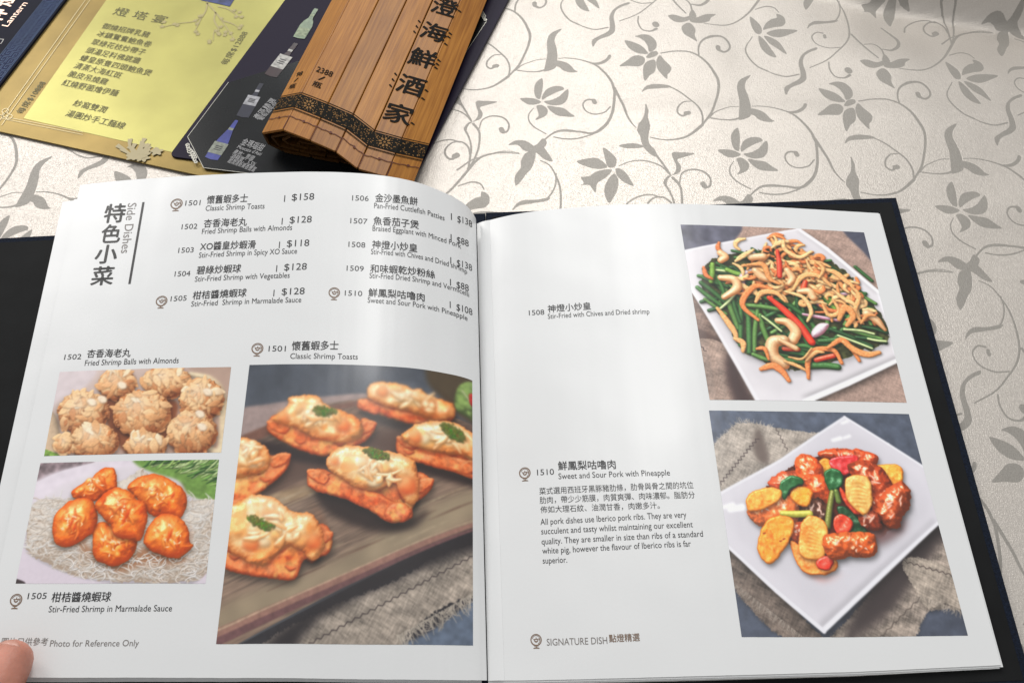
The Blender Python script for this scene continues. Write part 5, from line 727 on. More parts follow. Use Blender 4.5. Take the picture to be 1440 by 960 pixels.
def cloth_height(X, Y):
    F = D['FOLD']; a = np.array(F[0]); e = np.array(F[1]) - a; e /= np.linalg.norm(e); n = np.array([-e[1], e[0]])
    u = (X - a[0]) * e[0] + (Y - a[1]) * e[1]; t = (X - a[0]) * n[0] + (Y - a[1]) * n[1]
    rise = np.clip((u + .06) / .12, 0, 1); rise = rise * rise * (3 - 2 * rise)
    sm = lambda q: np.clip(q, 0, 1) ** 2 * (3 - 2 * np.clip(q, 0, 1))
    z = rise * (-.007 * sm((t + .07) / .066) + .042 * sm(t / .030) - .012 * sm((t - .03) / .06))
    # soft dents of a cloth that has been folded for storage
    z = z + .0018 * np.exp(-((Y - .492 + .05 * X) / .012) ** 2) * np.clip((X + .1) * 4, 0, 1)
    z = z + .0020 * np.exp(-((Y - .36 - .35 * (X - .27)) / .016) ** 2) * np.clip((X - .24) * 14, 0, 1)
    z = z + .0022 * NZ.f(X * 9 + 3, Y * 7, 2) + .0006 * NZ.f(X * 26 + 3, Y * 14, 2)
    flat = np.clip(1.6 - np.maximum(np.abs(X + .05) / .34, np.abs(Y - .24) / .2), 0, 1)      # pressed flat by the menu
    flat2 = np.clip(1.5 - np.maximum(np.abs(X + .2) / .2, np.abs(Y - .56) / .14), 0, 1)
    return z * (1 - np.maximum(flat, flat2)) - .0006

nx, ny = 420, 340
gx = np.linspace(-1.1, 1.1, nx); gx = np.sign(gx) * np.abs(gx / 1.1) ** 1.35 * 1.1
gy = np.linspace(-1, 1, ny); gy = .4 + np.sign(gy) * np.abs(gy) ** 1.4 * 1.1
GX, GY = np.meshgrid(gx, gy); GZ = cloth_height(GX, GY)
V = np.stack([GX, GY, GZ], -1).reshape(-1, 3)
F = [(j * nx + i, j * nx + i + 1, (j + 1) * nx + i + 1, (j + 1) * nx + i) for j in range(ny - 1) for i in range(nx - 1)]
Mi = np.linalg.inv(np.stack([MOTIF_A, MOTIF_B], 1)); UV = (V[:, :2] - np.array(MOTIF_O)) @ Mi.T
cloth = mesh_obj('tablecloth', V, F, damask_material(), uvs=UV)
cloth['label'] = 'cream satin damask tablecloth with grey woven vines and flowers'; cloth['category'] = 'tablecloth'

# ------------------------------------------------------------------ the open menu
menu = thing('menu_book', 'open white menu book of side dishes in dark navy hard covers', 'menu', (-.02, .23, 0))
XS = -.0205
TL, TR, BR = D['COVER']['TL'], D['COVER']['TR'], D['COVER']['BR']
ytop, ybot = .3965, .074
xr_t, xr_b = .2700, .2605
def board(P, name, z0=.0002, z1=.003):
    Vb, Fb = box_verts(P, z0, z1, .0007); o = keep(mesh_obj(name, Vb, Fb, book_cloth, menu, smooth=False))
    P = np.array(P); c = P.mean(0); Q = c + (P - c) * (1 - .0045 * 2 / np.array([np.ptp(P[:, 0]), np.ptp(P[:, 1])]))
    Vb, Fb = box_verts(Q, z1 - .0001, z1 + .00025, .0001); e = mesh_obj('endpaper', Vb, Fb, endpaper, o, smooth=False)
    return o
board([(XS + .006, ybot), (xr_b, ybot), (xr_t, ytop), (XS + .006, ytop + .0015)], 'cover')
board([(-.372, ybot - .004), (XS - .006, ybot), (XS - .006, ytop + .0015), (-.368, ytop - .004)], 'cover')
Vb, Fb = box_verts([(XS - .0055, ybot), (XS + .0055, ybot), (XS + .0055, ytop + .0015), (XS - .0055, ytop + .0015)], .0002, .0022, .0006)
keep(mesh_obj('spine', Vb, Fb, book_cloth, menu, smooth=False))

def sheet(pg, name, s0=0, s1=1, v0=0, v1=1, off=0., th=.00022, ns=110, nv=18, mat=None, curl=None):
    P = PG[pg]; S = np.linspace(s0, s1, ns + 1); Vv = np.linspace(v0, v1, nv + 1); SS, VV = np.meshgrid(S, Vv)
    o = off if curl is None else off + curl(SS, VV)
    top = P.at(SS, VV, np.broadcast_to(o, SS.shape)).reshape(-1, 3); bot = P.at(SS, VV, np.broadcast_to(o, SS.shape) - th).reshape(-1, 3)
    n = len(top); w_ = ns + 1
    Fs = []
    flip = pg == 'L'
    for j in range(nv):
        for i in range(ns):
            a = j * w_ + i; q = (a, a + 1, a + w_ + 1, a + w_); Fs.append(q[::-1] if flip else q); q2 = tuple(k + n for k in q); Fs.append(q2 if flip else q2[::-1])
    ring = [i for i in range(w_)] + [j * w_ + ns for j in range(1, nv + 1)] + [nv * w_ + i for i in range(ns - 1, -1, -1)] + [j * w_ for j in range(nv - 1, 0, -1)]
    nf = len(Fs); R_ = len(ring); rim = np.vstack([top[ring], bot[ring]])
    for k in range(R_):
        a, b = 2 * n + k, 2 * n + (k + 1) % R_; q = (a, a + R_, b + R_, b); Fs.append(q[::-1] if flip else q)
    fm = [0] * nf + [1] * (len(Fs) - nf)
    me = keep(mesh_obj(name, np.vstack([top, bot, rim]), Fs, None, menu, mats=[mat or paper, paper_edge], fm=fm))
    for p_ in me.data.polygons[nf:]: p_.use_smooth = False
    return me
pageL = sheet('L', 'page'); pageL['label'] = 'left page with price list, two small photos and a large toast photo'
sheet('L', 'page', s0=.01, s1=1.026, v0=.004, v1=.966, off=-.0022)
sheet('L', 'page', s0=.02, s1=1.012, v0=-.002, v1=.975, off=-.0042)
sheet('L', 'page', s0=.03, s1=1.004, v0=-.004, v1=.97, off=-.0060)
pageR = sheet('R', 'page'); pageR['label'] = 'right page with two square dish photos and a long description'
sheet('R', 'page', s1=1.004, v0=-.003, v1=1.0, off=-.0006)
sheet('R', 'page', s1=.998, v0=-.005, v1=.998, off=-.0012)
# the block of leaves below the right page
P = PG['R']; ns, nv = 60, 4
SS, VV = np.meshgrid(np.linspace(.0, .996, ns + 1), np.linspace(-.004, .997, nv + 1)); top = P.at(SS, VV, np.full(SS.shape, -.0018)).reshape(-1, 3); bot = top.copy(); bot[:, 2] = .0034
top[:, 2] = np.maximum(top[:, 2], .0036)
n = len(top); w_ = ns + 1; Fs = []
for j in range(nv):
    for i in range(ns):
        a = j * w_ + i; Fs += [(a, a + 1, a + w_ + 1, a + w_), (a + n + w_, a + n + w_ + 1, a + n + 1, a + n)]
ring = [i for i in range(w_)] + [j * w_ + ns for j in range(1, nv + 1)] + [nv * w_ + i for i in range(ns - 1, -1, -1)] + [j * w_ for j in range(nv - 1, 0, -1)]
for k in range(len(ring)): a, b = ring[k], ring[(k + 1) % len(ring)]; Fs.append((a, a + n, b + n, b))
keep(mesh_obj('page_block', np.vstack([top, bot]), Fs, paper_edge, menu, smooth=False))
# hinge strip where the leaves are bound: the narrow glued margin beside the gutter
SS, VV = np.meshgrid(np.linspace(.001, .032, 9), np.linspace(0, 1, 12)); tp_ = P.at(SS, VV, .0005 * np.sin(np.clip((SS - .001) / .031, 0, 1) * math.pi) + .0001).reshape(-1, 3)
keep(mesh_obj('hinge_strip', tp_, [(j * 9 + i, j * 9 + i + 1, (j + 1) * 9 + i + 1, (j + 1) * 9 + i) for j in range(11) for i in range(8)], paper, menu))

def patch(pg, name, q, mat, parent, off=.0001, n1=60, n2=30):
    P = PG[pg]; q = np.array(q); U, Vv = np.meshgrid(np.linspace(0, 1, n1 + 1), np.linspace(0, 1, n2 + 1))
    sv = (q[0] * ((1 - U) * (1 - Vv))[..., None] + q[1] * (U * (1 - Vv))[..., None] + q[2] * (U * Vv)[..., None] + q[3] * ((1 - U) * Vv)[..., None])
    sm = blend(pg, q[0][0], q[1][0], U) * (1 - Vv) + blend(pg, q[3][0], q[2][0], U) * Vv
    p = P.at(sm, sv[..., 1], np.full(U.shape, off)).reshape(-1, 3)
    w_ = n1 + 1; Fs = [(j * w_ + i, (j + 1) * w_ + i, (j + 1) * w_ + i + 1, j * w_ + i + 1) for j in range(n2) for i in range(n1)]
    return keep2(mesh_obj(name, p, Fs, mat, parent, uvs=np.stack([U.ravel(), 1 - Vv.ravel()], 1)))
def keep2(o): return o
LBL = {'toasts': 'large photo of golden shrimp toasts on a wooden tray', 'balls': 'photo of almond coated shrimp balls', 'shrimp': 'photo of orange glazed shrimp on white noodles',
       'chives': 'photo of chives, cashews and dried shrimp on a white square plate', 'pork': 'photo of sweet and sour pork with pineapple on a white square plate'}
for nm, pg, q in D['PH']:
    A = globals()['paint_' + nm]()
    o = patch(pg, 'photo_print', q, print_material('printed_' + nm, np.clip(A * 1.04, 0, 1), .3), pageL if pg == 'L' else pageR); o['label'] = LBL[nm]

# lettering on the pages
G = {}; ncap = 0
for pg, grp, s, (a, b, c, d, em), bold in D['TX']:
    V, F = glyphs(s, {0: 0, 1: .012, 2: .022}[bold], .00001)
    if not len(V): continue
    if grp == 'cap' and s.isdigit(): ncap += 1
    B_ = G.setdefault((pg, grp, ncap if grp == 'cap' else 0), Batch())
    x0, x1 = V[:, 0].min(), V[:, 0].max(); gxn = (V[:, 0] - x0) / max(x1 - x0, 1e-6)
    if grp == 'side':   # runs down the page
        A0, A1 = np.array([a, b]), np.array([c, d]); k = PG[pg].ratio(a, b); L_ = abs(A1[1] - A0[1]); sc_ = L_ / (x1 - x0)
        dirs = 1 if pg == 'R' else -1
        S = A0[0] + (A1[0] - A0[0]) * gxn + dirs * V[:, 1] * sc_ * k; Vv = A0[1] + (A1[1] - A0[1]) * gxn
    else:
        cjk = ord(s[0]) > 0x2E80 or s.startswith('XO'); S = blend(pg, a, c, gxn); Vv = b + (d - b) * gxn + (V[:, 1] * (.96 if cjk else .98) + (.10 if cjk and grp != 'head' else (0 if cjk else -.03))) * em
    B_.add(PG[pg].at(S, Vv, V[:, 2] + .00012), F)
NM = {'list': ('dish_list', ink), 'cap': ('caption', ink), 'note': ('footnote', grey_ink), 'head': ('heading', title_ink), 'side': ('subheading', grey_ink), 'body': ('description', ink), 'brand': ('footnote', brown_ink)}
for (pg, grp, _k), B_ in G.items(): B_.build(NM[grp][0], NM[grp][1], pageL if pg == 'L' else pageR)
a, b, c, d = D['RULE']; B_ = Batch(); k = PG['L'].ratio(a, b)
B_.ribbon([(a + (c - a) * t, b + (d - b) * t) for t in np.linspace(0, 1, 9)], .0019, lambda Q: PG['L'].at(Q[:, 0], Q[:, 1], np.full(len(Q), .00012))); B_.build('heading_rule', ink, pageL)
def emblem(pg, s, v, r):
    B_ = Batch(); k = PG[pg].ratio(s, v); sg = -1 if pg == 'L' else 1
    fn = lambda Q: PG[pg].at(s + sg * Q[:, 0] * r * k, v + Q[:, 1] * r, np.full(len(Q), .00012))
    circ = lambda cx, cy, rx, ry, a0=0, a1=6.2832, n=26: [(cx + rx * math.cos(t), cy + ry * math.sin(t)) for t in np.linspace(a0, a1, n)]
    B_.ribbon(circ(0, .1, .82, .85), [.085, .07, .1, .085], fn)
    B_.ribbon(circ(0, .1, .62, .66, -1.1, 2.9), .04, fn)
    B_.ribbon(circ(0, .22, .3, .42, -3.14, 0, 12), [.05, .11, .05], fn); B_.ribbon([(-.42, .2), (-.1, .16), (.45, .26)], .06, fn); B_.ribbon([(0, .25), (.03, .5)], [.07, .04], fn)
    B_.ribbon(circ(.42, .16, .14, .12, -1.5, 1.8, 8), .045, fn)
    B_.ribbon([(0, -.7), (0, -1.15)], [.08, .07], fn); B_.ribbon([(-.34, -.84), (.34, -.84)], .04, fn); B_.ribbon([(-.48, -1.2), (-.2, -1.14), (.2, -1.14), (.48, -1.2)], [.05, .1, .1, .05], fn)
    return B_.build('lamp_emblem', brown_ink, pageL if pg == 'L' else pageR)
for pg, (s, v, r) in D['IC']: emblem(pg, s, v, r * 1.02)
# ------------------------------------------------------------------ cards under the bamboo roll
def flat(z): return lambda Q: [(q[0], q[1], z) for q in Q]
def card(P, z0, z1, name, mat, parent, rad=0):
    P = np.array(P)
    if rad:
        out = []
        for i in range(len(P)):
            a, b, c = P[i - 1], P[i], P[(i + 1) % len(P)]; u = (a - b) / np.linalg.norm(a - b); v = (c - b) / np.linalg.norm(c - b)
            for t in np.linspace(0, 1, 6): out.append((b + u * rad) * (1 - t) ** 2 + 2 * b * t * (1 - t) + (b + v * rad) * t * t)
        P = np.array(out)
    V, F = box_verts(P, z0, z1, .00015); return keep(mesh_obj(name, V, F, mat, parent, smooth=False))
def letters(B_, s, p0, p1, em, z, bold=.01, stretch=1.):
    V, F = glyphs(s, bold); p0, p1 = np.array(p0), np.array(p1); d = p1 - p0; L_ = np.linalg.norm(d); d /= L_; n = np.array([-d[1], d[0]])
    x0, x1 = V[:, 0].min(), V[:, 0].max(); q = p0 + np.outer((V[:, 0] - x0) / (x1 - x0) * L_, d) + np.outer(V[:, 1] * em, n)
    B_.add([(a[0], a[1], z + h_) for a, h_ in zip(q, V[:, 2])], F)
rnd = random.Random(4)
gold = material('gold_card', (.25, .178, .058), .42, .5, metal=.7, bump=.05, bscale=300, mott=.16, mscale=30)
panel_m = material('pale_gold_panel', (.37, .345, .115), .40, .5, metal=.7, bump=.04, bscale=300, mott=.10, mscale=22)
gline = material('gold_line', (.60, .50, .28), .4, metal=.3)
olive_ink = material('olive_ink', (.12, .11, .035), .5)
faint_ink = material('faint_brown_print', (.42, .36, .16), .5)
cream_ink = material('cream_print', (.46, .39, .22), .5)
zc = .0016
g0, g1, g2, g3 = [np.array(q) for q in D['GOLD']]
ax = (g1 - g0) / np.linalg.norm(g1 - g0); ay = np.array([-ax[1], ax[0]])
gcard = thing('banquet_card', 'gold banquet menu card with pale yellow panel of dish names', 'menu card', (float(g0[0]), float(g0[1]), 0))
card([g0 - ax * .02, g1 + ax * .11, g1 + ax * .11 + ay * .34, g0 - ax * .02 + ay * .34], .0005, zc, 'card', gold, gcard)
pa, pb, pc, pd = [np.array(q) for q in D['PANEL']]
pe = (pb - pa) / np.linalg.norm(pb - pa); pl = (pd - pa); 
card([pa, pa + pe * .20, pa + pe * .20 + pl * 1.9, pa + pl * 1.9], zc, zc + .0002, 'dish_panel', panel_m, gcard)
zp = zc + .0004
B_ = Batch()
for s, p0, p1, em in D['GT'][:-2]: letters(B_, s, p0, p1, em, zp, 0)
keep(B_.build('dish_names', olive_ink, gcard))
for s, p0, p1, em in D['GT'][-2:]: B_ = Batch(); letters(B_, s, p0, p1, em, zp, 0); keep(B_.build('price_print', olive_ink, gcard))
B_ = Batch()
for k, P in enumerate(D['DLINE']):
    P = np.array(P); d = P[1] - P[0]; P = [P[0], P[0] + d * (1.5 if k < 2 else 1.)]
    B_.ribbon([P[0] * (1 - t) + P[1] * t for t in np.linspace(0, 1, 8)], .00028 if k < 2 else .00022, flat(zc + .0003))
kx, ky = D['KNOT']
for dx, dy in ((0, .0), (.0035, -.002), (-.001, .0045), (-.004, -.002)):
    B_.ribbon([(kx + dx + .0024 * math.cos(t), ky + dy + .0024 * math.sin(t)) for t in np.linspace(0, 6.3, 16)], .00032, flat(zc + .00035))
keep(B_.build('border_line', gline, gcard))
B_ = Batch()
for P in D['TWIG']: B_.ribbon(smooth_open(P, 5), [.0008, .0005, .0003], flat(zp))
for P in D['TWIG']:
    for q in P[2:]:
        for k in range(2): 
            r_ = .0017; cx, cy = q[0] + rnd.gauss(0, .003), q[1] + rnd.gauss(0, .003); B_.add([(cx + r_ * (1 + .35 * math.sin(5 * t + k)) * math.cos(t), cy + r_ * (1 + .35 * math.sin(5 * t + k)) * math.sin(t), zp + .00004 * (k + 1)) for t in np.linspace(0, 6.28, 17)[:-1]], [tuple(range(16))])
keep(B_.build('plum_branch_print', faint_ink, gcard))
B_ = Batch(); fx, fy = D['FLOW']; fy += .005; fx += .001
for k in range(11):   # pale blossom silhouette near the lower edge
    a = math.radians(25 + 13 * k); l = .011 + .007 * rnd.random(); bx = fx + rnd.gauss(0, .002)
    P = [(bx, fy - .006), (bx + l * .5 * math.cos(a) + rnd.gauss(0, .001), fy - .006 + l * .6 * math.sin(a)), (bx + l * math.cos(a), fy - .004 + l * math.sin(a))]
    B_.ribbon(smooth_open(P, 4), [.0015, .0009, .0018], lambda Q, k=k: [(q[0], q[1], zp + .00003 * k) for q in Q])
for k in range(9):
    cx, cy, r_ = fx + rnd.gauss(0, .006), fy - .007 + rnd.gauss(0, .003), .004
    B_.add([(cx + r_ * (1 + .3 * math.sin(5 * t + k)) * math.cos(t), cy + r_ * .8 * (1 + .3 * math.sin(5 * t + k)) * math.sin(t), zp + .0004 + .00003 * k) for t in np.linspace(0, 6.28, 25)[:-1]], [tuple(range(24))])
keep(B_.build('blossom_print', cream_ink, gcard))
B_ = Batch(); P = D['BLUEPIC']; B_.add([(q[0], q[1], zp + .0001) for q in P], [tuple(range(len(P)))])
keep(B_.build('blue_picture', material('blue_picture_print', (.035, .05, .16), .4, mott=.5, mscale=180), gcard))

# the navy card in the far corner
navy = material('navy_card', (.006, .007, .018), .6, .15, bump=.1, bscale=700, mott=.25, mscale=40)
band_m = material('blue_band', (.007, .015, .055), .6, .15, mott=.3, mscale=60)
mean_m = material('meander_print', (.05, .10, .22), .5)
silver = material('copper_foil', (.72, .53, .43), .35, metal=.6)
b0, b1, b2, b3 = [np.array(q) for q in D['BLUE']]
bd = (b1 - b0) / np.linalg.norm(b1 - b0); bn = np.array([bd[1], -bd[0]]); bw = (b3 - b0) @ bn
ncard = thing('lantern_card', 'dark navy card with blue meander border in the far corner', 'card', (float(b0[0]), float(b0[1]), 0))
zn = .0036
card([b3 - bd * .16 - bn * .13, b3 - bd * .16, b3 + bd * .22, b3 + bd * .22 - bn * .13], .0017, zn, 'card', navy, ncard)
card([b0 - bd * .15, b0 - bd * .15 + bn * (bw - .0012), b0 + bd * .2 + bn * (bw - .0012), b0 + bd * .2], zn, zn + .0002, 'border_band', band_m, ncard)
B_ = Batch(); u = .0016
def bp(x, y): return b0 + bd * x + bn * y
cells = 0; x = -.02
fnb = lambda Q: [(*bp(q[0], q[1]), zn + .0004) for q in Q]
for k in (.0006, bw - .0018): B_.ribbon([(-.15, k), (.0, k), (.2, k)], .00022, fnb)
while x < .11:
    for row in range(2):
        y0 = .0022 + row * (bw - .004) * .5; s = (bw - .005) * .45; q = [(0, 0), (1, 0), (1, 1), (.0, 1), (.0, .35), (.65, .35), (.65, .68), (.33, .68)]
        if (int(x / .001) + row) % 2: q = [(1 - a, b) for a, b in q]
        for i in range(len(q) - 1): B_.ribbon([(x + q[i][0] * s, y0 + q[i][1] * s), (x + q[i + 1][0] * s, y0 + q[i + 1][1] * s)], .00024, fnb)
    x += s * 1.25
keep(B_.build('meander_pattern', mean_m, ncard))
B_ = Batch(); s, p0, p1, em = D['LANT']; letters(B_, s, p0, p1, .0085, zn + .0003, .01)
for ch, (p0, p1), em in (('燈', D['DENG'], .019), ('神', D['SHEN'], .019)): letters(B_, ch, p0, p1, em, zn + .0003, .03)
keep(B_.build('card_lettering', silver, ncard))
B_ = Batch(); sx, sy = D['SEAL']
B_.ribbon([(sx + .0035 * math.cos(t), sy + .0035 * math.sin(t)) for t in np.linspace(.6, 6.9, 5)], .0003, flat(zn + .0003)); keep(B_.build('seal_mark', material('seal_white', (.6, .58, .56), .4), ncard))

# dark wine card
wcard_m = material('aubergine_card', (.011, .007, .022), .5, .16, bump=.02, bscale=400)
winner = material('black_gloss_panel', (.008, .009, .010), .26, .22, bump=.01, bscale=200, mott=.6, mscale=14)
wline = material('silver_line', (.42, .41, .36), .35, metal=.4); white_ink = material('white_ink', (.40, .40, .41), .5)
d0, d1, d2, d3 = [np.array(q) for q in D['DARK']]
dax = (d1 - d0); dax /= np.linalg.norm(dax); e1 = d3 - d0; e1 /= np.linalg.norm(e1); e2 = d2 - d1; e2 /= np.linalg.norm(e2)
wcard = thing('wine_card', 'dark glossy wine card with bottle pictures under the bamboo roll', 'card', (float(d0[0]), float(d0[1]), 0))
zw = .0032
card([d0, d1, d1 + e2 * .36, d0 + e1 * .36], zc + .0003, zw, 'card', wcard_m, wcard, .006)
Pn = [np.array(q) for q in D['DIN']]; P2 = [np.array(q) for q in D['DIN2']]
poly = [Pn[1], Pn[3], Pn[4] + (Pn[4] - Pn[3]) * 1.2, P2[2] + (P2[2] - P2[1]) * .1, P2[1], P2[0] , P2[0] + e2 * .0, Pn[0] + e1 * .02]
ll = Pn[1] + (Pn[0] - Pn[1]) * 1.05
poly = [Pn[1], Pn[3], Pn[3] + dax * .128, P2[1], P2[0], ll]
card(poly, zw, zw + .0002, 'black_panel', winner, wcard)
B_ = Batch()
B_.ribbon([poly[0], (poly[0] + ll) / 2, ll], .00022, flat(zw + .00045)); B_.ribbon([poly[0], poly[1]], .00022, flat(zw + .0005)); B_.ribbon([poly[1], poly[1] * .5 + poly[2] * .5, poly[2]], .00022, flat(zw + .00045)); B_.ribbon([poly[2], poly[3]], .00022, flat(zw + .0005)); B_.ribbon([poly[3], poly[4]], .00022, flat(zw + .00045))
keep(B_.build('border_line', wline, wcard))
for k, (ox, oy) in enumerate(D['ORN']):   # silver corner scrollwork
    B_ = Batch(); a0 = math.atan2(*(poly[1] - poly[0])[::-1]) if k == 0 else math.atan2(*(P2[1] - P2[0])[::-1])
    for i in range(9):
        u_ = (i - 4) * .0024; r_ = .0026 * (1 - abs(i - 4) * .11)
        cx = ox + u_ * math.cos(a0) ; cy = oy + u_ * math.sin(a0)
        B_.ribbon([(cx + r_ * (1 - t / 9) * math.cos(t + i), cy + r_ * (1 - t / 9) * math.sin(t + i)) for t in np.linspace(0, 7.5, 22)], [.0003, .0006, .0002], lambda Q, i=i: [(q[0], q[1], zw + .0005 + .00003 * i) for q in Q])
    keep(B_.build('corner_scroll', wline, wcard))
prof = [(0, .0), (.02, .32), (.42, .34), (.56, .26), (.66, .13), (.72, .115), (.98, .115), (1, .10)]
cols = [((.20, .27, .16), (.30, .36, .22), None), ((.035, .012, .014), (.46, .45, .42), (.25, .62)), ((.02, .022, .05), (.44, .44, .47), (.35, .62)), ((.045, .06, .33), (.34, .37, .30), (.14, .42))]
for k, (top_, base_) in enumerate(D['BOT']):
    a = np.array(base_); b = np.array(top_); L_ = np.linalg.norm(b - a); d = (b - a) / L_; n = np.array([-d[1], d[0]]); wd = .145 * L_
    body = [(t, w_ * wd / .34 * 1.0) for t, w_ in prof] if k != 3 else [(0, 0), (.02, .30 * wd / .34), (.30, .32 * wd / .34), (.5, .25 * wd / .34), (.75, .12 * wd / .34), (.98, .08 * wd / .34), (1, .05 * wd / .34)]
    out = [a + d * t * L_ + n * w_ for t, w_ in body] + [a + d * t * L_ - n * w_ for t, w_ in body[::-1]]
    m_ = material('bottle_print', tuple(c_ * (.85, .8, .6, .75)[k] for c_ in cols[k][0]), .3, mott=.3, mscale=200)
    B_ = Batch(); B_.add([(q[0], q[1], zw + .0004) for q in out], [tuple(range(len(out)))[::-1]]); o = keep(B_.build('bottle_picture', m_, wcard))
    lt_ = cols[k][2]
    B_ = Batch(); w2 = wd * .96
    if lt_: B_.add([(*(a + d * L_ * t + n * s_ * w2), zw + .0005) for t, s_ in ((lt_[0], 1), (lt_[0], -1), (lt_[1], -1), (lt_[1], 1))], [(0, 1, 2, 3)])
    else: B_.add([(*(a + d * L_ * t + n * s_ * w2), zw + .0005) for t, s_ in ((.08, .9), (.08, -.9), (.34, -.9), (.34, .9))], [(0, 1, 2, 3)])
    B_.add([(*(a + d * L_ * t + n * s_ * w2 * .34), zw + .0005) for t, s_ in ((.74, 1), (.74, -1), (.8, -1), (.8, 1))], [(0, 1, 2, 3)])
    B_.build('bottle_label', material('label_print', tuple(c_ * (.8, .9, .7, .6)[k] for c_ in cols[k][1]), .4, mott=.4, mscale=350), o)
    B_ = Batch()
    if lt_:
        for t in (.35, .5, .65): B_.ribbon([a + d * L_ * (lt_[0] + (lt_[1] - lt_[0]) * t) + n * w2 * .5, a + d * L_ * (lt_[0] + (lt_[1] - lt_[0]) * t) - n * w2 * .5], .0004, flat(zw + .0006))
        B_.build('label_print', ink, o)
B_ = Batch()
for s, p0, p1, em in D['WT']: letters(B_, s, p0, p1, em, zw + .0005, 0)
keep(B_.build('wine_lettering', white_ink, wcard))

# ------------------------------------------------------------------ the rolled bamboo menu
def bamboo_material(seed, dark=1.):
    m = bpy.data.materials.new('bamboo'); m.use_nodes = True; nt = m.node_tree; b = nt.nodes['Principled BSDF']; N = nt.nodes.new; L = nt.links.new
    tc = N('ShaderNodeTexCoord'); mp = N('ShaderNodeMapping'); mp.inputs['Rotation'].default_value = (0, 0, -RA); L(tc.outputs['Object'], mp.inputs[0])
    m2 = N('ShaderNodeMapping'); m2.inputs['Scale'].default_value = (1, 28, 28); m2.inputs['Location'].default_value = (seed, seed * .7, 0); L(mp.outputs[0], m2.inputs[0])
    n = N('ShaderNodeTexNoise'); n.inputs['Scale'].default_value = 26; n.inputs['Detail'].default_value = 6; L(m2.outputs[0], n.inputs['Vector'])
    n2 = N('ShaderNodeTexNoise'); n2.inputs['Scale'].default_value = 14; L(mp.outputs[0], n2.inputs['Vector'])
    r = N('ShaderNodeValToRGB'); e = r.color_ramp.elements; e[0].position = .28; e[1].position = .74
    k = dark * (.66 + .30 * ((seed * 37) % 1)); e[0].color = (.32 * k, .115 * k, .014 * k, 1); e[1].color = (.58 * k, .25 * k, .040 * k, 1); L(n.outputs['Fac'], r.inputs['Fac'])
    mx = N('ShaderNodeMix'); mx.data_type = 'RGBA'; mx.blend_type = 'MULTIPLY'; mx.inputs[0].default_value = .5; L(r.outputs['Color'], mx.inputs[6])
    r3 = N('ShaderNodeValToRGB'); r3.color_ramp.elements[0].color = (.62, .55, .5, 1); r3.color_ramp.elements[1].color = (1, 1, 1, 1); r3.color_ramp.elements[0].position = .3; r3.color_ramp.elements[1].position = .6; L(n2.outputs['Fac'], r3.inputs['Fac']); L(r3.outputs['Color'], mx.inputs[7])
    L(mx.outputs[2], b.inputs['Base Color']); b.inputs['Roughness'].default_value = .46; b.inputs['Specular IOR Level'].default_value = .35; b.inputs['Coat Weight'].default_value = .08; b.inputs['Coat Roughness'].default_value = .3
    bp_ = N('ShaderNodeBump'); bp_.inputs['Strength'].default_value = .12; bp_.inputs['Distance'].default_value = .0004; L(n.outputs['Fac'], bp_.inputs['Height']); L(bp_.outputs[0], b.inputs['Normal'])
    return m
RA = math.radians(73.6); rd = np.array([math.cos(RA), math.sin(RA)]); rn = np.array([rd[1], -rd[0]])     # along the slats, across them
R3 = np.array(D['ROLL']); base = R3[0, :2]
loc = [((q[:2] - base) @ rd, (q[:2] - base) @ rn, q[2]) for q in R3]       # near end: along, across, height
al = [q[0] for q in loc]
roll = thing('bamboo_menu_roll', 'rolled up brown bamboo slip menu lying on the dark wine card', 'bamboo scroll', (float(base[0]), float(base[1]), 0))
bam = [bamboo_material(.13 + .31 * k) for k in range(5)]; bam_shaded = [bamboo_material(.5 + .23 * k, .24) for k in range(3)]  # under and inner slats: shade inside the roll painted in as darker bamboo
zb = .0036
# outer turn of the spiral, then the turns inside it (across, height)
outer = [(q[1], q[2]) for q in loc]
wid = .0195
path = [outer[6], outer[5], outer[4], outer[3], outer[2], outer[1], outer[0]]
w0 = outer[0][0]; wR = outer[6][0]
under = [(w0 + .002, zb + .006), (w0 + .012, zb + .0015), (w0 + .034, zb + .0012), (w0 + .056, zb + .0012), (w0 + .078, zb + .0013), (wR - .005, zb + .0035)]
inner1 = [(wR - .012, zb + .011), (wR - .024, zb + .0165), (outer[4][0] - .004, outer[4][1] - .0045), (outer[3][0] - .002, outer[3][1] - .0048), (outer[2][0], outer[2][1] - .0052), (outer[1][0] + .003, outer[1][1] - .006), (w0 + .006, zb + .016), (w0 + .010, zb + .0065), (w0 + .026, zb + .0052), (w0 + .046, zb + .005), (w0 + .062, zb + .0062)]
inner2 = [(w0 + .068, zb + .0115), (w0 + .056, zb + .0175), (w0 + .038, zb + .0215), (w0 + .022, zb + .0212), (w0 + .014, zb + .015), (w0 + .019, zb + .0105), (w0 + .034, zb + .0095), (w0 + .048, zb + .0118), (w0 + .040, zb + .0165), (w0 + .027, zb + .0158), (w0 + .026, zb + .0135)]
spiral = path + under + inner1 + inner2
tha = .0018; LEN = .30
def w3(a, c, z): q = base + rd * a + rn * c; return (q[0], q[1], z)
slats = []
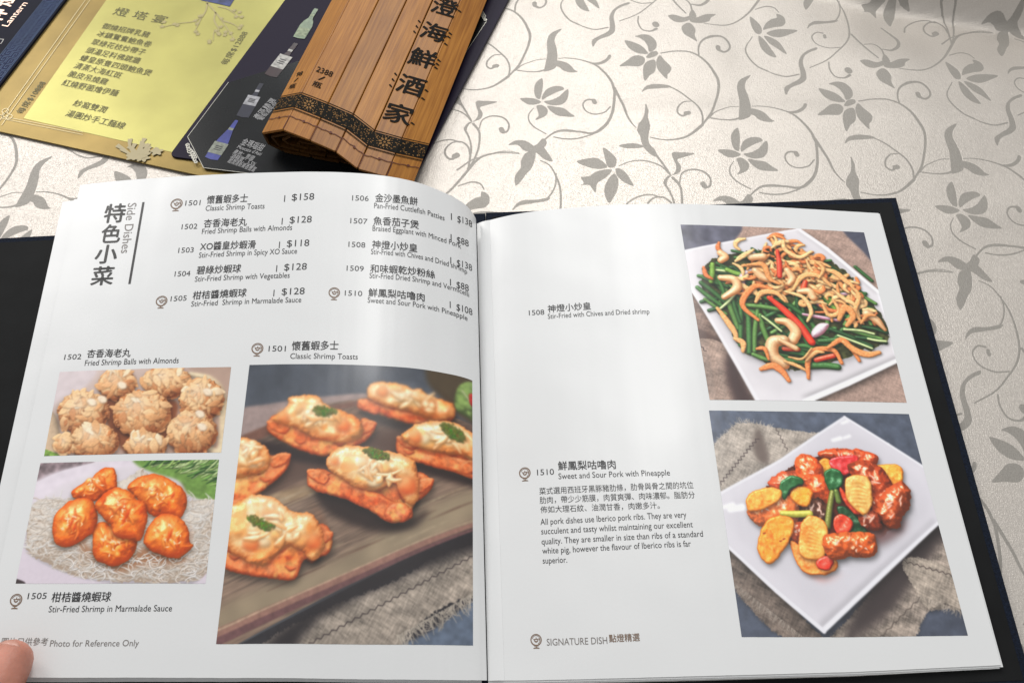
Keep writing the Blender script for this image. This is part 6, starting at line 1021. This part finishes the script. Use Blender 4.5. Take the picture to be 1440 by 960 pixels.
for i in range(len(spiral) - 1):
    (c0, z0), (c1, z1) = spiral[i], spiral[i + 1]; v = np.array([c1 - c0, z1 - z0]); L_ = np.linalg.norm(v); v /= L_; n = np.array([v[1], -v[0]])
    if i < 6: n = n if n[1] > 0 else -n; inn = -n
    else: inn = np.array([-v[1], v[0]]); inn = -inn if False else inn
    # inward side is to the left of travel (the spiral is wound anticlockwise as seen from the near end)
    if i >= 6:
        cen = np.array([w0 + .04, zb + .014]); mid = np.array([(c0 + c1) / 2, (z0 + z1) / 2]); inn = np.array([v[1], -v[0]]); inn = inn if (cen - mid) @ inn > 0 else -inn
    g = .00035; bv = .0004
    A0 = np.array([c0, z0]) + v * g; A1 = np.array([c1, z1]) - v * g
    cross = [A0 + inn * bv, A0 + v * bv, A0 * .5 + A1 * .5 - inn * .00012, A1 - v * bv, A1 + inn * bv, A1 + inn * tha, A0 + inn * tha]
    if i < 6: s_, e_ = al[6 - i], al[5 - i]
    else: s_ = e_ = al[0] + .001 * rnd.random()
    st = (s_ + e_) / 2 if i >= 6 else None
    n_ = len(cross); ts = (np.array([c[0] for c in cross]) - c0) / (c1 - c0 + 1e-9)
    a_near = [(s_ * (1 - t) + e_ * t) if i < 6 else st for t in np.clip(ts, 0, 1)]
    if i < 6: a_near = [(s_ + e_) / 2 + (a - (s_ + e_) / 2) * .9 for a in a_near]
    secs = [0, .0005, .06, .12, .2, LEN]
    V = []
    for k, a in enumerate(secs):
        for (c, z), an in zip(cross, a_near):
            sh = 0 if k else .06
            V.append(w3(an + a, c + (np.mean([q[0] for q in cross]) - c) * sh, z + (np.mean([q[1] for q in cross]) - z) * sh))
    F = [tuple(range(n_)), tuple(range((len(secs) - 1) * n_, len(secs) * n_))[::-1]]
    for k in range(len(secs) - 1):
        for j in range(n_): F.append((k * n_ + j, (k + 1) * n_ + j, (k + 1) * n_ + (j + 1) % n_, k * n_ + (j + 1) % n_))
    o = keep(mesh_obj('slat', V, F, bam[i % 5] if i < 6 else bam_shaded[i % 3], roll, smooth=False)); bmx = bmesh.new(); bmx.from_mesh(o.data); bmesh.ops.recalc_face_normals(bmx, faces=bmx.faces); bmx.to_mesh(o.data); bmx.free()
    slats.append(o)
# unrolled coordinates on the outer slats: (a along from the near end, c across) -> 3-D just above the slat
oc = np.array([q[0] for q in outer]); oz = np.array([q[1] for q in outer]); oa = np.array(al)
def on_roll(off):
    def fn(Q):
        Q = np.asarray(Q, float); out = []
        for a, c in Q:
            i = int(np.clip(np.searchsorted(oc, c) - 1, 0, len(oc) - 2)); t = (c - oc[i]) / (oc[i + 1] - oc[i]); v = np.array([oc[i + 1] - oc[i], oz[i + 1] - oz[i]]); v /= np.linalg.norm(v); n = np.array([-v[1], v[0]])
            if n[1] < 0: n = -n
            s_ = oa[i] * (1 - t) + oa[i + 1] * t
            p = np.array([oc[i] * (1 - t) + oc[i + 1] * t, oz[i] * (1 - t) + oz[i + 1] * t]) + n * off
            out.append(w3(s_ + a, p[0], p[1]))
        return out
    return fn
band_ink = material('band_ink', (.012, .011, .009), .8, .12); tan_m = material('band_petal', (.26, .14, .05), .7, .15); brush_ink = material('brush_ink', (.010, .009, .008), .75, .12); thread_m = material('red_brown_thread', (.10, .022, .012), .7)
c_end = oc[-1]
def seglist(c0, c1, n=40):
    return sorted(set(list(np.linspace(c0, c1, n)) + [c for c in oc if c0 < c < c1]))
BA0, BA1 = .0215, .0345
B_ = Batch(); cs = seglist(.0006, c_end - .0004, 50)
Q = []; 
for c in cs: Q += [(BA0, c), (BA1, c)]
B_.add(on_roll(.00035)(Q), [(2 * i, 2 * i + 1, 2 * i + 3, 2 * i + 2) for i in range(len(cs) - 1)])
for a, w_ in ((BA0 - .0016, .0003), (BA1 + .0014, .0003), (BA0 - .0025, .00015)):
    B_.ribbon([(a, c) for c in cs], w_, on_roll(.00035))
keep(B_.build('floral_band', band_ink, roll))
B_ = Batch()
def dot(a, c, ra, rc, th=0, n=8, off=.0005):
    P = [(a + ra * math.cos(t) * math.cos(th) - rc * math.sin(t) * math.sin(th), c + ra * math.cos(t) * math.sin(th) + rc * math.sin(t) * math.cos(th)) for t in np.linspace(0, 6.2832, n + 1)[:-1]]
    if any(abs(c - q) < max(ra, rc) * .8 for q in oc[1:-1]): return
    B_.add(on_roll(off)(P), [tuple(range(n))])
mid = (BA0 + BA1) / 2
for cc in (oc[1] + .0098, oc[5] - .0100):
    for k in range(8): t = k * math.pi / 4; dot(mid + .0031 * math.cos(t), cc + .0031 * math.sin(t), .0013, .0008, t, 8)
    dot(mid, cc, .0009, .0009, 0, 8)
    for k in range(16): t = k * math.pi / 8 + .2; dot(mid + .0052 * math.cos(t), cc + .0052 * math.sin(t), .00055, .00035, t, 5)
for k in range(420):
    a = BA0 + .0008 + (BA1 - BA0 - .0016) * rnd.random(); c = rnd.uniform(.001, c_end - .001)
    if any(math.hypot(a - mid, c - cc) < .0062 for cc in (oc[1] + .0098, oc[5] - .0100)): continue
    dot(a, c, rnd.uniform(.0003, .0009), rnd.uniform(.00018, .0004), rnd.random() * 3.1, 5, .0005 + .00001 * rnd.random())
keep(B_.build('petal_pattern', tan_m, roll))
# stitching thread with knots
B_ = Batch()
for a in (.0125,):
    B_.ribbon([(a + .0004 * math.sin(c * 900), c) for c in cs], .00033, on_roll(.0005))
    for i in range(6): 
        c = (oc[i] + oc[i + 1]) / 2 + .001; B_.add(on_roll(.0008)([(a + .0011 * math.cos(t), c + .0010 * math.sin(t)) for t in np.linspace(0, 6.28, 9)[:-1]]), [tuple(range(8))])
        if i: B_.ribbon([(a, oc[i] + .0002), (a - .004, oc[i] + .0003), (0.0005, oc[i] + .0002)], .00028, on_roll(.0004))
keep(B_.build('stitching_thread', thread_m, roll))
# writing: one column of large characters on the fifth slat, price on the second
def roll_text(B_, s, a_top, c_mid, h, wd, bold=.02, off=.0004):
    V, F = glyphs(s, bold); x0, x1 = V[:, 0].min(), V[:, 0].max(); y0, y1 = V[:, 1].min(), V[:, 1].max()
    Q = np.stack([a_top - h + (V[:, 1] - y0) / (y1 - y0) * h, c_mid + ((V[:, 0] - x0) / (x1 - x0) - .5) * wd], 1)
    B_.add([tuple(p) for p in np.array(on_roll(off)(Q)) + np.array([0, 0, 1]) * V[:, 2:3]], F)
B_ = Batch(); cm = oc[4] + .0108
aa = [(.0655 + .0290 * i, ch) for i, ch in enumerate('家酒鮮海澄金')]
for k, (a, ch) in enumerate(aa): roll_text(B_, ch, a, cm, .0185, .0195, .022)
for i, ticks in enumerate(((.0045,), (.009, .0005), (.012, .008, .004), (.013, .009, .001), (.010,))):   # stroke ends that run onto the next slat
    for t in ticks: B_.ribbon([(.0470 + .0290 * i + t, oc[5] + .0012), (.0455 + .0290 * i + t, oc[5] + .0036)], [.0007, .0004], on_roll(.0004))
    if i in (1, 3): 
        for t in (.002, .008, .014): B_.ribbon([(.0470 + .0290 * i + t, oc[4] - .0012), (.0465 + .0290 * i + t + .001, oc[4] - .0036)], [.0005, .0008], on_roll(.0004))
keep(B_.build('column_characters', brush_ink, roll)); B_ = Batch()
roll_text(B_, '2388', .0640, oc[1] + .0092, .0052, .0135, .01); roll_text(B_, '/', .0568, oc[1] + .0095, .0045, .005, .006); roll_text(B_, '瓶', .0505, oc[1] + .0085, .0055, .0075, .012)
keep(B_.build('price_writing', brush_ink, roll)); B_ = Batch()
roll_text(B_, '98', .060, .0085, .0045, .006, .01); roll_text(B_, '/', .0535, .0082, .0038, .0035, .006); roll_text(B_, '瓶', .0475, .0078, .005, .0062, .012)
keep(B_.build('price_writing', brush_ink, roll))

# ------------------------------------------------------------------ the reader's hand, thumb on the corner of the left page
skin = material('skin', (.55, .235, .17), .5, .45, bump=.55, bscale=380, mott=.16, mscale=90, sss=.2)
hand = thing('person', 'hand holding the left page open, thumb on its lower corner', 'person', (-.30, .03, 0))
def skin_mesh(name, pts, edges, radii, root, mat, parent):
    me = bpy.data.meshes.new(name); me.from_pydata(pts, edges, []); o = bpy.data.objects.new(name, me); C.objects.link(o)
    m = o.modifiers.new('skin', 'SKIN'); m.use_smooth_shade = True; m.branch_smoothing = .6
    for i, r_ in enumerate(radii):
        v = me.skin_vertices[0].data[i]; v.radius = r_ if isinstance(r_, tuple) else (r_, r_); v.use_root = i == root
    s_ = o.modifiers.new('sub', 'SUBSURF'); s_.levels = 2; s_.render_levels = 2
    dg = bpy.context.evaluated_depsgraph_get(); nm = bpy.data.meshes.new_from_object(o.evaluated_get(dg)); bpy.data.objects.remove(o)
    nm.materials.clear(); nm.materials.append(mat); nm.name = name
    for p_ in nm.polygons: p_.use_smooth = True
    o = bpy.data.objects.new(name, nm); C.objects.link(o); o.parent = parent; return keep(o)
pts = [(-.312, -.016, .044), (-.338, -.072, .040), (-.36, -.14, .036), (-.284, .012, .053), (-.2600, .038, .0625), (-.2478, .0640, .0675), (-.2416, .0850, .0664), (-.2382, .1065, .0612),
       (-.300, .020, .036), (-.276, .048, .033), (-.250, .068, .037), (-.230, .080, .040),
       (-.296, .002, .034), (-.270, .020, .030), (-.240, .036, .034), (-.218, .048, .040),
       (-.298, -.018, .034), (-.270, -.006, .030), (-.242, .006, .034), (-.222, .014, .040),
       (-.304, -.036, .034), (-.282, -.030, .031), (-.260, -.024, .034), (-.245, -.020, .038)]
edges = [(0, 1), (1, 2), (0, 3), (3, 4), (4, 5), (5, 6), (6, 7), (0, 8), (8, 9), (9, 10), (10, 11), (0, 12), (12, 13), (13, 14), (14, 15), (0, 16), (16, 17), (17, 18), (18, 19), (0, 20), (20, 21), (21, 22), (22, 23)]
rad = [.021, .024, .027, .0135, .0118, .0114, .0114, .0112, .011, .0092, .0084, .007, .011, .0092, .0084, .007, .011, .009, .0082, .007, .0105, .0085, .0075, .0062]
body = skin_mesh('hand', pts, edges, rad, 0, skin, hand)
# thumbnail: a curved plate on the back of the thumb tip
nail_m = material('fingernail', (.62, .33, .26), .30, .4); 
tipv = Vector(pts[7]); ipv = Vector(pts[6]); dv = (tipv - ipv).normalized(); sv = dv.cross(Vector((0, 0, 1))).normalized(); uv_ = sv.cross(dv).normalized()
NV, NF = [], []
for i in range(9):
    t = i / 8.; w_ = math.radians(38) * (.86 + .14 * math.sin(t * 2.6)) * (1 if t < .8 else math.sqrt(max(.3, 1 - ((t - .8) / .2) ** 2 * .7)))
    for j in range(9):
        a = (j / 8. - .5) * 2 * w_; r_ = .0081 + .0007 * math.sin(t * 2.6)
        c = ipv + dv * (.0066 + .0105 * t) + uv_ * (-.0004 * t); q = c + (sv * math.sin(a) + uv_ * math.cos(a)) * r_; NV.append(q)
for i in range(8):
    for j in range(8): NF.append((i * 9 + j, i * 9 + j + 1, (i + 1) * 9 + j + 1, (i + 1) * 9 + j))
nail = keep(mesh_obj('thumbnail', NV, NF, nail_m, hand)); so = nail.modifiers.new('thick', 'SOLIDIFY'); so.thickness = .0006
